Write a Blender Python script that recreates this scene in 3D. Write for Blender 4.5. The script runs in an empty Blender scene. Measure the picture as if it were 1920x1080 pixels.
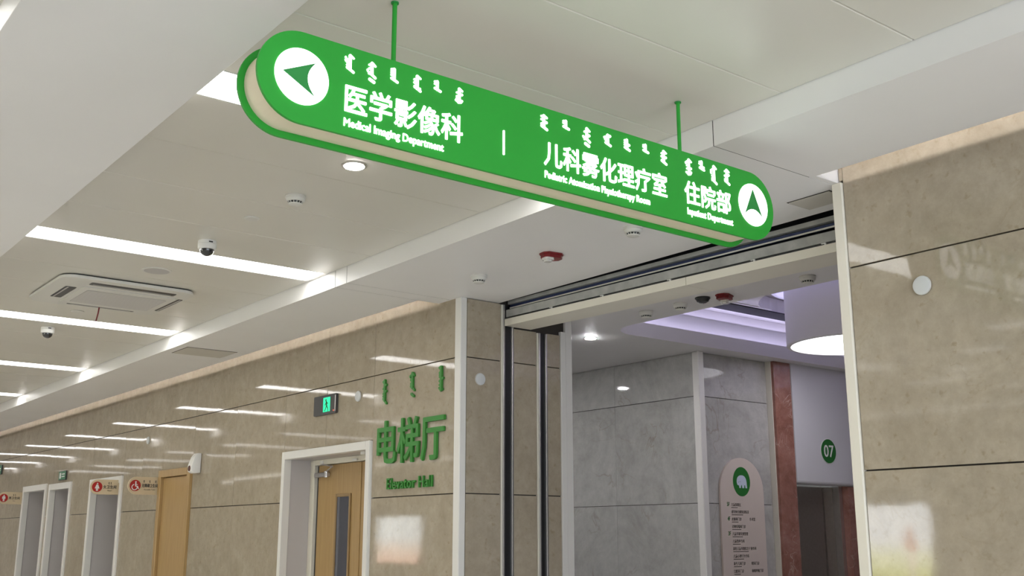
import bpy, bmesh, math, random
from mathutils import Vector
random.seed(7)
R = math.radians
SC = bpy.context.scene
COL = SC.collection

# ---------------------------------------------------------------- camera
cam = bpy.data.cameras.new('camera')
cam.sensor_width = 36.0
cam.lens = 1989.6 / 1920 * 36.0
cam.clip_start = 0.05
camo = bpy.data.objects.new('camera', cam)
COL.objects.link(camo)
camo.location = (0, 0, 1.6)
camo.rotation_euler = (R(90 + 13.226), 0, R(-37.88))
SC.camera = camo

# ---------------------------------------------------------------- world, exposure
w = bpy.data.worlds.new('world')
SC.world = w
w.use_nodes = True
w.node_tree.nodes['Background'].inputs[0].default_value = (0.83, 0.905, 1.0, 1)
w.node_tree.nodes['Background'].inputs[1].default_value = 6.5   # overcast daylight outside the entrance glazing
# daylight enters only through the entrance glazing behind the viewer; the portal guides its sampling
pl = bpy.data.lights.new('window_portal', 'AREA'); pl.shape = 'RECTANGLE'; pl.size = 7.2; pl.size_y = 3.1
pl.cycles.is_portal = True
plo = bpy.data.objects.new('window_portal', pl); COL.objects.link(plo)
plo.location = (1.0, -4.6, 1.75); plo.rotation_euler = (R(90), 0, 0)
SC.view_settings.view_transform = 'Standard'
SC.view_settings.look = 'None'
SC.view_settings.gamma = 1
SC.view_settings.exposure = 0.0
SC.view_settings.use_curve_mapping = False
try:
    SC.cycles.use_denoising = True
    SC.cycles.max_bounces = 10
    SC.cycles.diffuse_bounces = 6
except Exception:
    pass
# light levels of the lamps (radiance)
L_STRIP = 10.3
L_LOBBY = 3.8
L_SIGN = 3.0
L_COVE = 42.0
L_HALL = 8.0
L_DOWN = 60.0
L_HALLDOWN = 560.0

# ---------------------------------------------------------------- materials
MATS = {}
def pmat(name, col, rough=0.5, metal=0.0, spec=0.5, emit=None, es=0.0, coat=0.0):
    m = bpy.data.materials.new(name); m.use_nodes = True
    b = m.node_tree.nodes['Principled BSDF']
    b.inputs['Base Color'].default_value = (*col, 1)
    b.inputs['Roughness'].default_value = rough
    b.inputs['Metallic'].default_value = metal
    b.inputs['Specular IOR Level'].default_value = spec
    b.inputs['Coat Weight'].default_value = coat
    if emit:
        b.inputs['Emission Color'].default_value = (*emit, 1)
        b.inputs['Emission Strength'].default_value = es
    MATS[name] = m
    return m

def nodes(m):
    return m.node_tree.nodes, m.node_tree.links, m.node_tree.nodes['Principled BSDF']

def speckle(m, scale, amount, bump=0.0, bscale=60):
    """fine tonal grain and relief on a plain material"""
    N, L, b = nodes(m)
    c = b.inputs['Base Color'].default_value[:]
    g = N.new('ShaderNodeNewGeometry')
    n = N.new('ShaderNodeTexNoise'); n.inputs['Scale'].default_value = scale; n.inputs['Detail'].default_value = 5
    L.new(g.outputs['Position'], n.inputs['Vector'])
    r = N.new('ShaderNodeValToRGB')
    r.color_ramp.elements[0].position = 0.3; r.color_ramp.elements[1].position = 0.7
    r.color_ramp.elements[0].color = tuple(max(0, v * (1 - amount)) for v in c[:3]) + (1,)
    r.color_ramp.elements[1].color = tuple(min(1, v * (1 + amount)) for v in c[:3]) + (1,)
    L.new(n.outputs['Fac'], r.inputs['Fac']); L.new(r.outputs['Color'], b.inputs['Base Color'])
    if bump:
        n2 = N.new('ShaderNodeTexNoise'); n2.inputs['Scale'].default_value = bscale; n2.inputs['Detail'].default_value = 3
        L.new(g.outputs['Position'], n2.inputs['Vector'])
        bp = N.new('ShaderNodeBump'); bp.inputs['Strength'].default_value = bump; bp.inputs['Distance'].default_value = 0.002
        L.new(n2.outputs['Fac'], bp.inputs['Height']); L.new(bp.outputs['Normal'], b.inputs['Normal'])
    return m

def marble(name, dark, mid, light, vein, vein_amt=0.55, scale=2.2, rough=0.05, spec=0.5, wave=0.06, speck=0.5):
    m = pmat(name, mid, rough, spec=spec)
    N, L, b = nodes(m)
    g = N.new('ShaderNodeNewGeometry'); oi = N.new('ShaderNodeObjectInfo')
    mul = N.new('ShaderNodeVectorMath'); mul.operation = 'SCALE'; mul.inputs[0].default_value = (17, 23, 31)
    L.new(oi.outputs['Random'], mul.inputs['Scale'])
    add = N.new('ShaderNodeVectorMath'); add.operation = 'ADD'
    L.new(g.outputs['Position'], add.inputs[0]); L.new(mul.outputs[0], add.inputs[1])
    n1 = N.new('ShaderNodeTexNoise'); n1.inputs['Scale'].default_value = scale; n1.inputs['Detail'].default_value = 10
    n1.inputs['Roughness'].default_value = 0.72; n1.inputs['Distortion'].default_value = 0.7
    L.new(add.outputs[0], n1.inputs['Vector'])
    r1 = N.new('ShaderNodeValToRGB'); e = r1.color_ramp.elements
    e[0].position = 0.30; e[0].color = (*dark, 1); e[1].position = 0.72; e[1].color = (*light, 1)
    x = e.new(0.5); x.color = (*mid, 1)
    L.new(n1.outputs['Fac'], r1.inputs['Fac'])
    # thin veins
    n2 = N.new('ShaderNodeTexNoise'); n2.inputs['Scale'].default_value = scale * 0.9; n2.inputs['Detail'].default_value = 6
    n2.inputs['Distortion'].default_value = 1.8
    L.new(add.outputs[0], n2.inputs['Vector'])
    s = N.new('ShaderNodeMath'); s.operation = 'SUBTRACT'; s.inputs[1].default_value = 0.5
    a = N.new('ShaderNodeMath'); a.operation = 'ABSOLUTE'
    L.new(n2.outputs['Fac'], s.inputs[0]); L.new(s.outputs[0], a.inputs[0])
    r2 = N.new('ShaderNodeValToRGB'); e = r2.color_ramp.elements
    e[0].position = 0.0; e[0].color = (1, 1, 1, 1); e[1].position = 0.018; e[1].color = (0, 0, 0, 1)
    L.new(a.outputs[0], r2.inputs['Fac'])
    n3 = N.new('ShaderNodeTexNoise'); n3.inputs['Scale'].default_value = scale * 1.1; n3.inputs['Detail'].default_value = 2
    L.new(add.outputs[0], n3.inputs['Vector'])
    r3 = N.new('ShaderNodeValToRGB'); e = r3.color_ramp.elements
    e[0].position = 0.5; e[0].color = (0, 0, 0, 1); e[1].position = 0.68; e[1].color = (1, 1, 1, 1)
    L.new(n3.outputs['Fac'], r3.inputs['Fac'])
    vm = N.new('ShaderNodeMath'); vm.operation = 'MULTIPLY'
    L.new(r2.outputs['Color'], vm.inputs[0]); L.new(r3.outputs['Color'], vm.inputs[1])
    vm2 = N.new('ShaderNodeMath'); vm2.operation = 'MULTIPLY'; vm2.inputs[1].default_value = vein_amt
    L.new(vm.outputs[0], vm2.inputs[0])
    mx = N.new('ShaderNodeMixRGB'); L.new(vm2.outputs[0], mx.inputs['Fac'])
    L.new(r1.outputs['Color'], mx.inputs['Color1']); mx.inputs['Color2'].default_value = (*vein, 1)
    n6 = N.new('ShaderNodeTexNoise'); n6.inputs['Scale'].default_value = scale * 4.5; n6.inputs['Detail'].default_value = 8; n6.inputs['Roughness'].default_value = 0.75
    L.new(add.outputs[0], n6.inputs['Vector'])
    m6 = N.new('ShaderNodeMapRange'); m6.inputs['From Min'].default_value = 0.3; m6.inputs['From Max'].default_value = 0.7; m6.inputs['To Min'].default_value = 0.87; m6.inputs['To Max'].default_value = 1.10
    L.new(n6.outputs['Fac'], m6.inputs['Value'])
    mu = N.new('ShaderNodeVectorMath'); mu.operation = 'SCALE'; L.new(mx.outputs['Color'], mu.inputs[0]); L.new(m6.outputs[0], mu.inputs['Scale'])
    # small brown specks
    n4 = N.new('ShaderNodeTexNoise'); n4.inputs['Scale'].default_value = 22; n4.inputs['Detail'].default_value = 4
    L.new(add.outputs[0], n4.inputs['Vector'])
    r4 = N.new('ShaderNodeValToRGB'); e = r4.color_ramp.elements
    e[0].position = 0.62; e[0].color = (0, 0, 0, 1); e[1].position = 0.75; e[1].color = (1, 1, 1, 1)
    L.new(n4.outputs['Fac'], r4.inputs['Fac'])
    m4 = N.new('ShaderNodeMath'); m4.operation = 'MULTIPLY'; m4.inputs[1].default_value = speck
    L.new(r4.outputs['Color'], m4.inputs[0])
    mx2 = N.new('ShaderNodeMixRGB'); L.new(m4.outputs[0], mx2.inputs['Fac'])
    L.new(mu.outputs[0], mx2.inputs['Color1']); mx2.inputs['Color2'].default_value = (*vein, 1)
    L.new(mx2.outputs['Color'], b.inputs['Base Color'])
    # gentle waviness of the polish
    n5 = N.new('ShaderNodeTexNoise'); n5.inputs['Scale'].default_value = 5.0; n5.inputs['Detail'].default_value = 7
    n5.inputs['Roughness'].default_value = 0.55
    L.new(add.outputs[0], n5.inputs['Vector'])
    bp = N.new('ShaderNodeBump'); bp.inputs['Strength'].default_value = wave; bp.inputs['Distance'].default_value = 0.01
    L.new(n5.outputs['Fac'], bp.inputs['Height']); L.new(bp.outputs['Normal'], b.inputs['Normal'])
    return m

def wood(name, a, c):
    m = pmat(name, a, 0.38)
    N, L, b = nodes(m)
    g = N.new('ShaderNodeNewGeometry')
    mp = N.new('ShaderNodeMapping'); mp.inputs['Scale'].default_value = (30, 30, 1.2)
    L.new(g.outputs['Position'], mp.inputs['Vector'])
    n = N.new('ShaderNodeTexNoise'); n.inputs['Scale'].default_value = 2.0; n.inputs['Detail'].default_value = 7; n.inputs['Distortion'].default_value = 0.4
    L.new(mp.outputs[0], n.inputs['Vector'])
    r = N.new('ShaderNodeValToRGB'); e = r.color_ramp.elements
    e[0].position = 0.3; e[0].color = (*a, 1); e[1].position = 0.7; e[1].color = (*c, 1)
    L.new(n.outputs['Fac'], r.inputs['Fac']); L.new(r.outputs['Color'], b.inputs['Base Color'])
    return m

def emat(name, col, s):
    return pmat(name, tuple(min(.8, c * .5) for c in col), 0.4, emit=col, es=s)

M_PANEL = speckle(pmat('ceiling_metal_paint', (0.66, 0.635, 0.57), 0.32, spec=0.4), 1.2, 0.02, 0.04, 4)
M_SOFFIT = speckle(pmat('soffit_paint', (0.81, 0.795, 0.78), 0.42, spec=0.35), 1.5, 0.015, 0.05, 30)
M_FASCIA = M_SOFFIT
M_DARK = pmat('dark_void', (0.012, 0.012, 0.015), 0.8)
M_JOINT = pmat('joint_shadow_grout', (0.05, 0.042, 0.035), 0.9)
M_WALL = marble('beige_marble', (0.345, 0.29, 0.215), (0.385, 0.328, 0.248), (0.43, 0.372, 0.288), (0.21, 0.155, 0.08), 0.22, 2.4, 0.045, 0.28, 0.035, 0.42)
M_HALLW = marble('grey_marble', (0.33, 0.32, 0.30), (0.42, 0.41, 0.385), (0.50, 0.49, 0.465), (0.26, 0.215, 0.165), 0.6, 1.6, 0.05, 0.3, 0.03, 0.1)
M_REDM = marble('red_marble', (0.21, 0.085, 0.06), (0.31, 0.145, 0.11), (0.40, 0.215, 0.175), (0.62, 0.44, 0.38), 0.75, 3.0, 0.08, 0.5, 0.02, 0.1)
M_TRIM = speckle(pmat('white_trim_paint', (0.74, 0.72, 0.68), 0.35), 3, 0.02)
M_CREAMTRIM = speckle(pmat('cream_trim_paint', (0.76, 0.72, 0.62), 0.4), 3, 0.02)
M_REVEAL = speckle(pmat('grey_reveal_paint', (0.52, 0.49, 0.48), 0.5), 3, 0.02)
M_WOOD = wood('oak_veneer', (0.36, 0.225, 0.085), (0.43, 0.285, 0.12))
M_WOOD2 = wood('tan_veneer', (0.27, 0.17, 0.07), (0.33, 0.215, 0.095))
M_GREEN = speckle(pmat('sign_green', (0.022, 0.335, 0.034), 0.42, spec=0.35), 4, 0.03)
M_GREEN2 = speckle(pmat('letter_green', (0.035, 0.22, 0.028), 0.4), 5, 0.04)
M_DGREEN = pmat('arrow_green', (0.02, 0.26, 0.05), 0.5)
M_CREAM = speckle(pmat('sign_core_cream', (0.82, 0.73, 0.55), 0.55), 4, 0.02)
M_WHITE = pmat('white_plastic', (0.78, 0.77, 0.74), 0.4)
M_DISC = pmat('disc_plastic', (0.60, 0.61, 0.605), 0.4)
M_WHITE2 = pmat('offwhite_plastic', (0.66, 0.645, 0.60), 0.45)
M_BLACK = pmat('black_plastic', (0.015, 0.015, 0.016), 0.3)
M_GLASSB = pmat('dome_glass', (0.012, 0.012, 0.014), 0.05, coat=1.0)
M_RED = pmat('alarm_red', (0.19, 0.008, 0.011), 0.35)
M_LENS = pmat('clear_lens', (0.72, 0.70, 0.66), 0.15, coat=0.6)
M_STEEL = speckle(pmat('brushed_steel', (0.58, 0.56, 0.55), 0.28, 0.9), 20, 0.05)
M_GALV = speckle(pmat('galvanised_steel', (0.40, 0.40, 0.385), 0.55, 0.25), 9, 0.16)
M_BLUE = pmat('blue_steel', (0.03, 0.045, 0.12), 0.4, 0.3)
M_ELEV = speckle(pmat('elevator_steel', (0.27, 0.235, 0.205), 0.35, 0.75), 30, 0.06)
M_HALLC = speckle(pmat('hall_ceiling_paint', (0.70, 0.68, 0.67), 0.5), 2, 0.015)
M_HALLP = speckle(pmat('elevator_hood_white', (0.62, 0.61, 0.62), 0.35), 2, 0.015)
M_GRILLE = pmat('grille_grey', (0.50, 0.475, 0.46), 0.6)
M_FLOOR = marble('floor_stone', (0.70, 0.685, 0.66), (0.74, 0.725, 0.70), (0.78, 0.765, 0.74), (0.4, 0.34, 0.26), 0.3, 1.2, 0.15, 0.4, 0.0, 0.2)
M_LEFT = speckle(pmat('painted_wall', (0.74, 0.725, 0.70), 0.55), 1, 0.03)
M_GLASS = pmat('door_glass', (0.055, 0.06, 0.085), 0.06, coat=1.0)
M_CREAMSIGN = speckle(pmat('door_sign_cream', (0.62, 0.50, 0.33), 0.5), 5, 0.03)
M_DIR = speckle(pmat('directory_cream', (0.60, 0.52, 0.46), 0.5), 5, 0.02)
M_REDS = pmat('pictogram_red', (0.40, 0.012, 0.008), 0.45)
M_INK = pmat('dark_ink', (0.045, 0.04, 0.035), 0.6)
M_PICT = pmat('pictogram_white', (0.75, 0.74, 0.72), 0.5)
M_NUMGREEN = pmat('number_green', (0.012, 0.13, 0.02), 0.4)
M_BEAR = pmat('emblem_pale_blue', (0.55, 0.60, 0.72), 0.5)
M_EXITP = pmat('exit_dark_plate', (0.045, 0.042, 0.042), 0.45)
M_HATCH = speckle(pmat('hatch_panel', (0.56, 0.53, 0.47), 0.5), 8, 0.02)
M_E_STRIP = emat('strip_diffuser', (1.0, 0.99, 0.97), L_STRIP)
M_E_LOBBY = emat('lobby_diffuser', (1.0, 0.985, 0.955), L_LOBBY)
ORD = ['first', 'second', 'third', 'fourth', 'fifth', 'sixth', 'seventh', 'eighth', 'ninth', 'tenth', 'eleventh', 'twelfth', 'thirteenth', 'fourteenth']
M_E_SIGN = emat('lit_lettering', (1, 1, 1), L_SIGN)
M_E_COVE = emat('cove_led', (1.0, 0.96, 0.97), L_COVE)
M_E_HALL = emat('hall_cove_led', (0.70, 0.66, 1.0), L_HALL)
M_E_DISC = emat('hall_disc_diffuser', (0.95, 0.93, 1.0), 5.0)
M_E_GLOW = emat('drum_glow_led', (0.72, 0.68, 1.0), 0.6)
M_E_DOWN = emat('downlight_diffuser', (1.0, 0.97, 0.95), L_DOWN)
M_E_HDOWN = emat('hall_downlight_diffuser', (0.97, 0.97, 1.0), L_HALLDOWN)
M_E_EXIT = emat('exit_green_lit', (0.0, 0.9, 0.42), 0.9)
M_E_FAREXIT = emat('exit_green_panel', (0.01, 0.16, 0.06), 0.25)
M_E_LEDR = emat('red_indicator', (1, 0.15, 0.08), 1.2)

# ---------------------------------------------------------------- object helpers
ORG = {}
def tag(o, label=None, cat=None, group=None, kind=None):
    if label: o['label'] = label
    if cat: o['category'] = cat
    if group: o['group'] = group
    if kind: o['kind'] = kind
    return o

def thing(name, loc, label, cat, group=None, kind=None):
    o = bpy.data.objects.new(name, None); COL.objects.link(o)
    o.empty_display_size = 0.1
    o.location = loc; ORG[o.name] = Vector(loc)
    if kind: tag(o, label, None, group, kind)
    else: tag(o, label, cat, group)
    return o

def obj(name, bm, mat, parent=None, smooth=False, org=None):
    """bm holds world coordinates; the object gets its origin at the middle of its bounds"""
    co = [v.co for v in bm.verts]
    lo = Vector((min(c.x for c in co), min(c.y for c in co), min(c.z for c in co)))
    hi = Vector((max(c.x for c in co), max(c.y for c in co), max(c.z for c in co)))
    O = Vector(org) if org else (lo + hi) / 2
    for v in bm.verts: v.co -= O
    me = bpy.data.meshes.new(name); bm.to_mesh(me); bm.free()
    ms = mat if isinstance(mat, (list, tuple)) else [mat]
    for m in ms: me.materials.append(m)
    if smooth:
        for p in me.polygons: p.use_smooth = True
        try: me.set_sharp_from_angle(angle=R(40))
        except Exception: pass
    o = bpy.data.objects.new(name, me); COL.objects.link(o)
    ORG[o.name] = O
    if parent:
        o.parent = parent; o.location = O - ORG[parent.name]
    else:
        o.location = O
    return o

def B(): return bmesh.new()

def box(bm, x0, x1, y0, y1, z0, z1, bev=0.0, mi=0):
    x0, x1 = min(x0, x1), max(x0, x1); y0, y1 = min(y0, y1), max(y0, y1); z0, z1 = min(z0, z1), max(z0, z1)
    vs = [bm.verts.new((x, y, z)) for x in (x0, x1) for y in (y0, y1) for z in (z0, z1)]
    fs = []
    for q in ((0, 1, 3, 2), (4, 6, 7, 5), (0, 4, 5, 1), (2, 3, 7, 6), (0, 2, 6, 4), (1, 5, 7, 3)):
        f = bm.faces.new([vs[i] for i in q]); f.material_index = mi; fs.append(f)
    if bev:
        es = set(e for f in fs for e in f.edges)
        bmesh.ops.bevel(bm, geom=list(es), offset=bev, segments=1, affect='EDGES', profile=0.5)
    return bm

def sbox(x0, x1, y0, y1, z0, z1, bev=0.0):
    return box(B(), x0, x1, y0, y1, z0, z1, bev)

def prism(bm, pts, fr, n0, n1):
    """2D outline pts (u,v) in frame fr=(origin,U,V,N), extruded from n0 to n1 along N"""
    O, U, V, N = fr
    a = [bm.verts.new(O + U * p[0] + V * p[1] + N * n0) for p in pts]
    b = [bm.verts.new(O + U * p[0] + V * p[1] + N * n1) for p in pts]
    bm.faces.new(b); bm.faces.new(list(reversed(a)))
    k = len(pts)
    for i in range(k):
        j = (i + 1) % k
        bm.faces.new((a[i], a[j], b[j], b[i]))
    return bm

def lathe(bm, prof, c, seg=28, axis='z', sgn=1):
    """profile list (radius, height) revolved about an axis through c"""
    rings = []
    for r, h in prof:
        ring = []
        for i in range(seg):
            t = 2 * math.pi * i / seg
            u, v = r * math.cos(t), r * math.sin(t)
            if axis == 'z': p = (c[0] + u, c[1] + v, c[2] + sgn * h)
            elif axis == 'x': p = (c[0] + sgn * h, c[1] + u, c[2] + v)
            else: p = (c[0] + u, c[1] + sgn * h, c[2] + v)
            ring.append(bm.verts.new(p))
        rings.append(ring)
    for a, b in zip(rings, rings[1:]):
        for i in range(seg):
            j = (i + 1) % seg
            bm.faces.new((a[i], a[j], b[j], b[i]))
    bm.faces.new(list(reversed(rings[0]))); bm.faces.new(rings[-1])
    bmesh.ops.recalc_face_normals(bm, faces=bm.faces[:])
    return bm

def tube(bm, p, q, r, seg=10):
    p, q = Vector(p), Vector(q); d = (q - p).normalized()
    a = d.orthogonal().normalized(); b = d.cross(a)
    r0 = [bm.verts.new(p + (a * math.cos(2 * math.pi * i / seg) + b * math.sin(2 * math.pi * i / seg)) * r) for i in range(seg)]
    r1 = [bm.verts.new(q + (a * math.cos(2 * math.pi * i / seg) + b * math.sin(2 * math.pi * i / seg)) * r) for i in range(seg)]
    for i in range(seg):
        j = (i + 1) % seg
        bm.faces.new((r0[i], r0[j], r1[j], r1[i]))
    bm.faces.new(list(reversed(r0))); bm.faces.new(r1)
    return bm

VX, VY, VZ = Vector((1, 0, 0)), Vector((0, 1, 0)), Vector((0, 0, 1))
def frame_y(y): return (Vector((0, y, 0)), VX, VZ, -VY)          # facing -Y; u = X, v = Z
def frame_x(x): return (Vector((x, 0, 0)), -VY, VZ, -VX)         # facing -X; u = -Y, v = Z

def circle(cx, cy, r, n=40, ry=None):
    ry = ry or r
    return [(cx + r * math.cos(2 * math.pi * i / n), cy + ry * math.sin(2 * math.pi * i / n)) for i in range(n)]

def stadium(u0, u1, v0, v1, n=20, left=True, right=True):
    r = (v1 - v0) / 2; cv = (v0 + v1) / 2
    pts = []
    if right:
        pts += [(u1 - r + r * math.cos(t), cv + r * math.sin(t)) for t in [(-0.5 + i / n) * math.pi for i in range(n + 1)]]
    else: pts += [(u1, v0), (u1, v1)]
    if left:
        pts += [(u0 + r + r * math.cos(t), cv + r * math.sin(t)) for t in [(0.5 + i / n) * math.pi for i in range(n + 1)]]
    else: pts += [(u0, v1), (u0, v0)]
    return pts

def rrect(u0, u1, v0, v1, r, n=6):
    pts = []
    for cx, cy, a in ((u1 - r, v0 + r, -90), (u1 - r, v1 - r, 0), (u0 + r, v1 - r, 90), (u0 + r, v0 + r, 180)):
        pts += [(cx + r * math.cos(R(a + 90 * i / n)), cy + r * math.sin(R(a + 90 * i / n))) for i in range(n + 1)]
    return pts

def capsule(u0, v0, u1, v1, r, n=6):
    a = math.atan2(v1 - v0, u1 - u0)
    return [(u1 + r * math.cos(a + t), v1 + r * math.sin(a + t)) for t in [(-0.5 + i / n) * math.pi for i in range(n + 1)]] + \
           [(u0 + r * math.cos(a + t), v0 + r * math.sin(a + t)) for t in [(0.5 + i / n) * math.pi for i in range(n + 1)]]

# ---------------------------------------------------------------- lettering
def glyphs(s, res=3):
    """triangles and outline of a text line in its own units, from the built-in font"""
    c = bpy.data.curves.new('lettering_source', 'FONT'); c.body = s; c.resolution_u = res
    o = bpy.data.objects.new('lettering_source', c); COL.objects.link(o)
    dg = bpy.context.evaluated_depsgraph_get()
    me = o.evaluated_get(dg).to_mesh()
    vs = [(v.co.x, v.co.y) for v in me.vertices]
    fs = [tuple(p.vertices) for p in me.polygons]
    cnt = {}
    for f in fs:
        for i in range(len(f)):
            k = tuple(sorted((f[i], f[(i + 1) % len(f)]))); cnt[k] = cnt.get(k, 0) + 1
    edges = [k for k, v in cnt.items() if v == 1]
    o.evaluated_get(dg).to_mesh_clear()
    bpy.data.objects.remove(o); bpy.data.curves.remove(c)
    return vs, fs, edges

def text_bm(bm, s, u0, u1, v0, v1, fr, n0, n1, r=0.0, res=3, seg=8):
    """lettering fitted to the box u0..u1, v0..v1 and thickened with round ends of radius r"""
    O, U, V, N = fr
    vs, fs, es = glyphs(s, res)
    a0, a1 = min(p[0] for p in vs), max(p[0] for p in vs); b0, b1 = min(p[1] for p in vs), max(p[1] for p in vs)
    ku = (u1 - u0 - 2 * r) / (a1 - a0); kv = (v1 - v0 - 2 * r) / (b1 - b0)
    P = [(u0 + r + (p[0] - a0) * ku, v0 + r + (p[1] - b0) * kv) for p in vs]
    W = lambda p, n: O + U * p[0] + V * p[1] + N * n
    fv = [bm.verts.new(W(p, n1)) for p in P]
    for f in fs:
        try: bm.faces.new([fv[i] for i in f])
        except ValueError: pass
    bv = [bm.verts.new(W(p, n0)) for p in P]
    for i, j in es:
        bm.faces.new((fv[i], fv[j], bv[j], bv[i]))
        if r > 0:
            p, q = P[i], P[j]; d = math.hypot(q[0] - p[0], q[1] - p[1])
            if d < 1e-7: continue
            nx, ny = -(q[1] - p[1]) / d * r, (q[0] - p[0]) / d * r
            c = [(p[0] + nx, p[1] + ny), (p[0] - nx, p[1] - ny), (q[0] - nx, q[1] - ny), (q[0] + nx, q[1] + ny)]
            ne = n1 - (n1 - n0) * (.02 + .012 * (i % 4)); t = [bm.verts.new(W(x, ne)) for x in c]; k = [bm.verts.new(W(x, n0)) for x in c]
            bm.faces.new(t); bm.faces.new((t[1], t[2], k[2], k[1])); bm.faces.new((t[3], t[0], k[0], k[3]))
    if r > 0:
        used = set(i for e in es for i in e)
        for i in used:
            pts = circle(P[i][0], P[i][1], r, seg)
            ne = n1 - (n1 - n0) * (.07 + .012 * (i % 5)); t = [bm.verts.new(W(x, ne)) for x in pts]; k = [bm.verts.new(W(x, n0)) for x in pts]
            bm.faces.new(t)
            for a in range(seg):
                b = (a + 1) % seg
                bm.faces.new((t[a], t[b], k[b], k[a]))
    return bm

def script_word(bm, spec, u, vt, vb, fr, n0, n1, wid):
    """one word of vertical script: a spine with teeth, bows, dots and a tail; spec is a list of (kind, place)"""
    H = vt - vb; r = wid
    end = 1.0
    if any(k == 'blob' for k, _ in spec): end = 0.74
    tail = any(k == 'tail' for k, _ in spec)
    sb = end - (0.16 if tail else 0.06)
    Y = lambda t: vt - t * H
    S = []
    S.append(capsule(u, Y(0.05) , u, Y(sb), r))
    for k, t in spec:
        if k == 'hook': S.append(capsule(u + r * .3, Y(0.03), u + r * 2.3, Y(0.15), r * .62))
        elif k == 'tooth': S.append(capsule(u, Y(t - .03), u - r * 1.9, Y(t + .03), r * .6))
        elif k == 'dot': S.append(capsule(u - r * 2.9, Y(t), u - r * 2.6, Y(t + .05), r * .62))
        elif k == 'bump': S.append(capsule(u, Y(t), u + r * 2.0, Y(t - .02), r * .85))
        elif k == 'bow':
            S.append(capsule(u, Y(t - .05), u - r * 2.1, Y(t), r * .6)); S.append(capsule(u - r * 2.1, Y(t), u, Y(t + .09), r * .6))
        elif k == 'tail':
            S.append(capsule(u - r * 1.8, Y(end - .22), u + r * .3, Y(end - .13), r * .75)); S.append(capsule(u, Y(end - .15), u + r * 2.4, Y(end - .03), r * .8))
        elif k == 'blob': S.append(capsule(u - r * 1.2, Y(.84), u + r * 1.6, Y(.93), r * .95))
        elif k == 'curl':
            S.append(capsule(u - r * 2.6, Y(.86), u - r * .6, Y(.97), r * .6)); S.append(capsule(u - r * .6, Y(.97), u + r * 1.3, Y(.93), r * .8))
    for i, s in enumerate(S): prism(bm, s, fr, n0, n1 - (n1 - n0) * .02 * i)
    return bm

T, D, BU, BO = 'tooth', 'dot', 'bump', 'bow'
SCRIPT = {
    'a': [('hook', 0), (D, .2), (D, .36), (T, .3), (T, .45), (T, .6), ('tail', 0)],
    'b': [('hook', 0), (T, .12), (D, .42), (T, .3), (T, .55), ('tail', 0), ('blob', 0)],
    'c': [(T, .05), (T, .2), (T, .34), (T, .5), ('tail', 0)],
    'd': [('hook', 0), (BO, .3), (BO, .5), (T, .7), (BU, .85), ('tail', 0)],
    'e': [(T, .06), (T, .3), ('tail', 0)],
    'f': [('hook', 0), (BU, .42), (T, .3), (T, .55), (BO, .75), (BU, .85), ('curl', 0)],
    'g': [('hook', 0), (T, .08), (T, .3), (BU, .5), (T, .6), ('tail', 0)],
    'h': [('hook', 0), (BU, .4), (D, .48), (T, .2), (T, .6), ('tail', 0), ('blob', 0)],
    'i': [(BU, .1), (D, .3), (T, .2), (BO, .5), (T, .75), ('tail', 0)],
    'j': [(T, .08), (T, .3), (BU, .5), (T, .5), ('tail', 0)],
    'k': [('hook', 0), (T, .2), (BU, .5), (BO, .45), (T, .7), ('tail', 0)],
    'l': [('hook', 0), (D, .25), (T, .15), (T, .4), (BU, .6), (T, .6), (BU, .85), ('curl', 0)],
    'm': [(T, .05), (BO, .3), (BU, .7), ('tail', 0)],
    'n': [('hook', 0), (D, .3), (D, .4), (T, .2), (T, .55), (T, .68), (T, .8), ('tail', 0)],
    'o': [('hook', 0), (T, .12), (BU, .38), (BO, .45), (T, .65), (T, .78), ('tail', 0)],
    'p': [(BO, .1), (BU, .25), (T, .35), (BU, .5), (T, .55), (T, .65), (T, .75), ('tail', 0)],
    'q': [('hook', 0), (D, .15), (T, .1), (BO, .3), (T, .42), (BO, .55), ('tail', 0), ('blob', 0)],
    'r': [(BO, .08), (T, .25), (T, .33), (T, .41), (BU, .52), (BO, .6), (BO, .75), ('curl', 0)],
}

# ================================================================ the setting
XW = 4.912          # face of the marble wall
ZS, ZC = 3.53, 3.665  # soffit and tray ceiling heights
YOP0, YOP1 = 3.335, 6.985   # opening to the elevator hall

tag(obj('floor', sbox(-6.3, 13.2, -4.7, 40, -0.1, 0), M_FLOOR), 'pale polished stone floor of the corridor', kind='structure')

# --- marble wall: dark backing with stone panels in front
DOORS = [(8.355, 10.13, 2.45), (12.575, 13.63, 2.43), (15.085, 16.52, 2.435), (17.49, 18.715, 2.45), (18.875, 20.36, 2.47)]
bm = B()
box(bm, XW + .024, 5.15, -4.5, YOP0, 0, 4.2)
y = YOP1 + .02
for a, b_, h in DOORS:
    box(bm, XW + .024, 5.10, y, a, 0, 4.2); box(bm, XW + .024, 5.10, a, b_, h, 4.2); y = b_
box(bm, XW + .024, 5.10, y, 40, 0, 4.2)
wallr = obj('wall_right', bm, M_JOINT)
tag(wallr, 'polished beige marble corridor wall', kind='structure')

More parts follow.
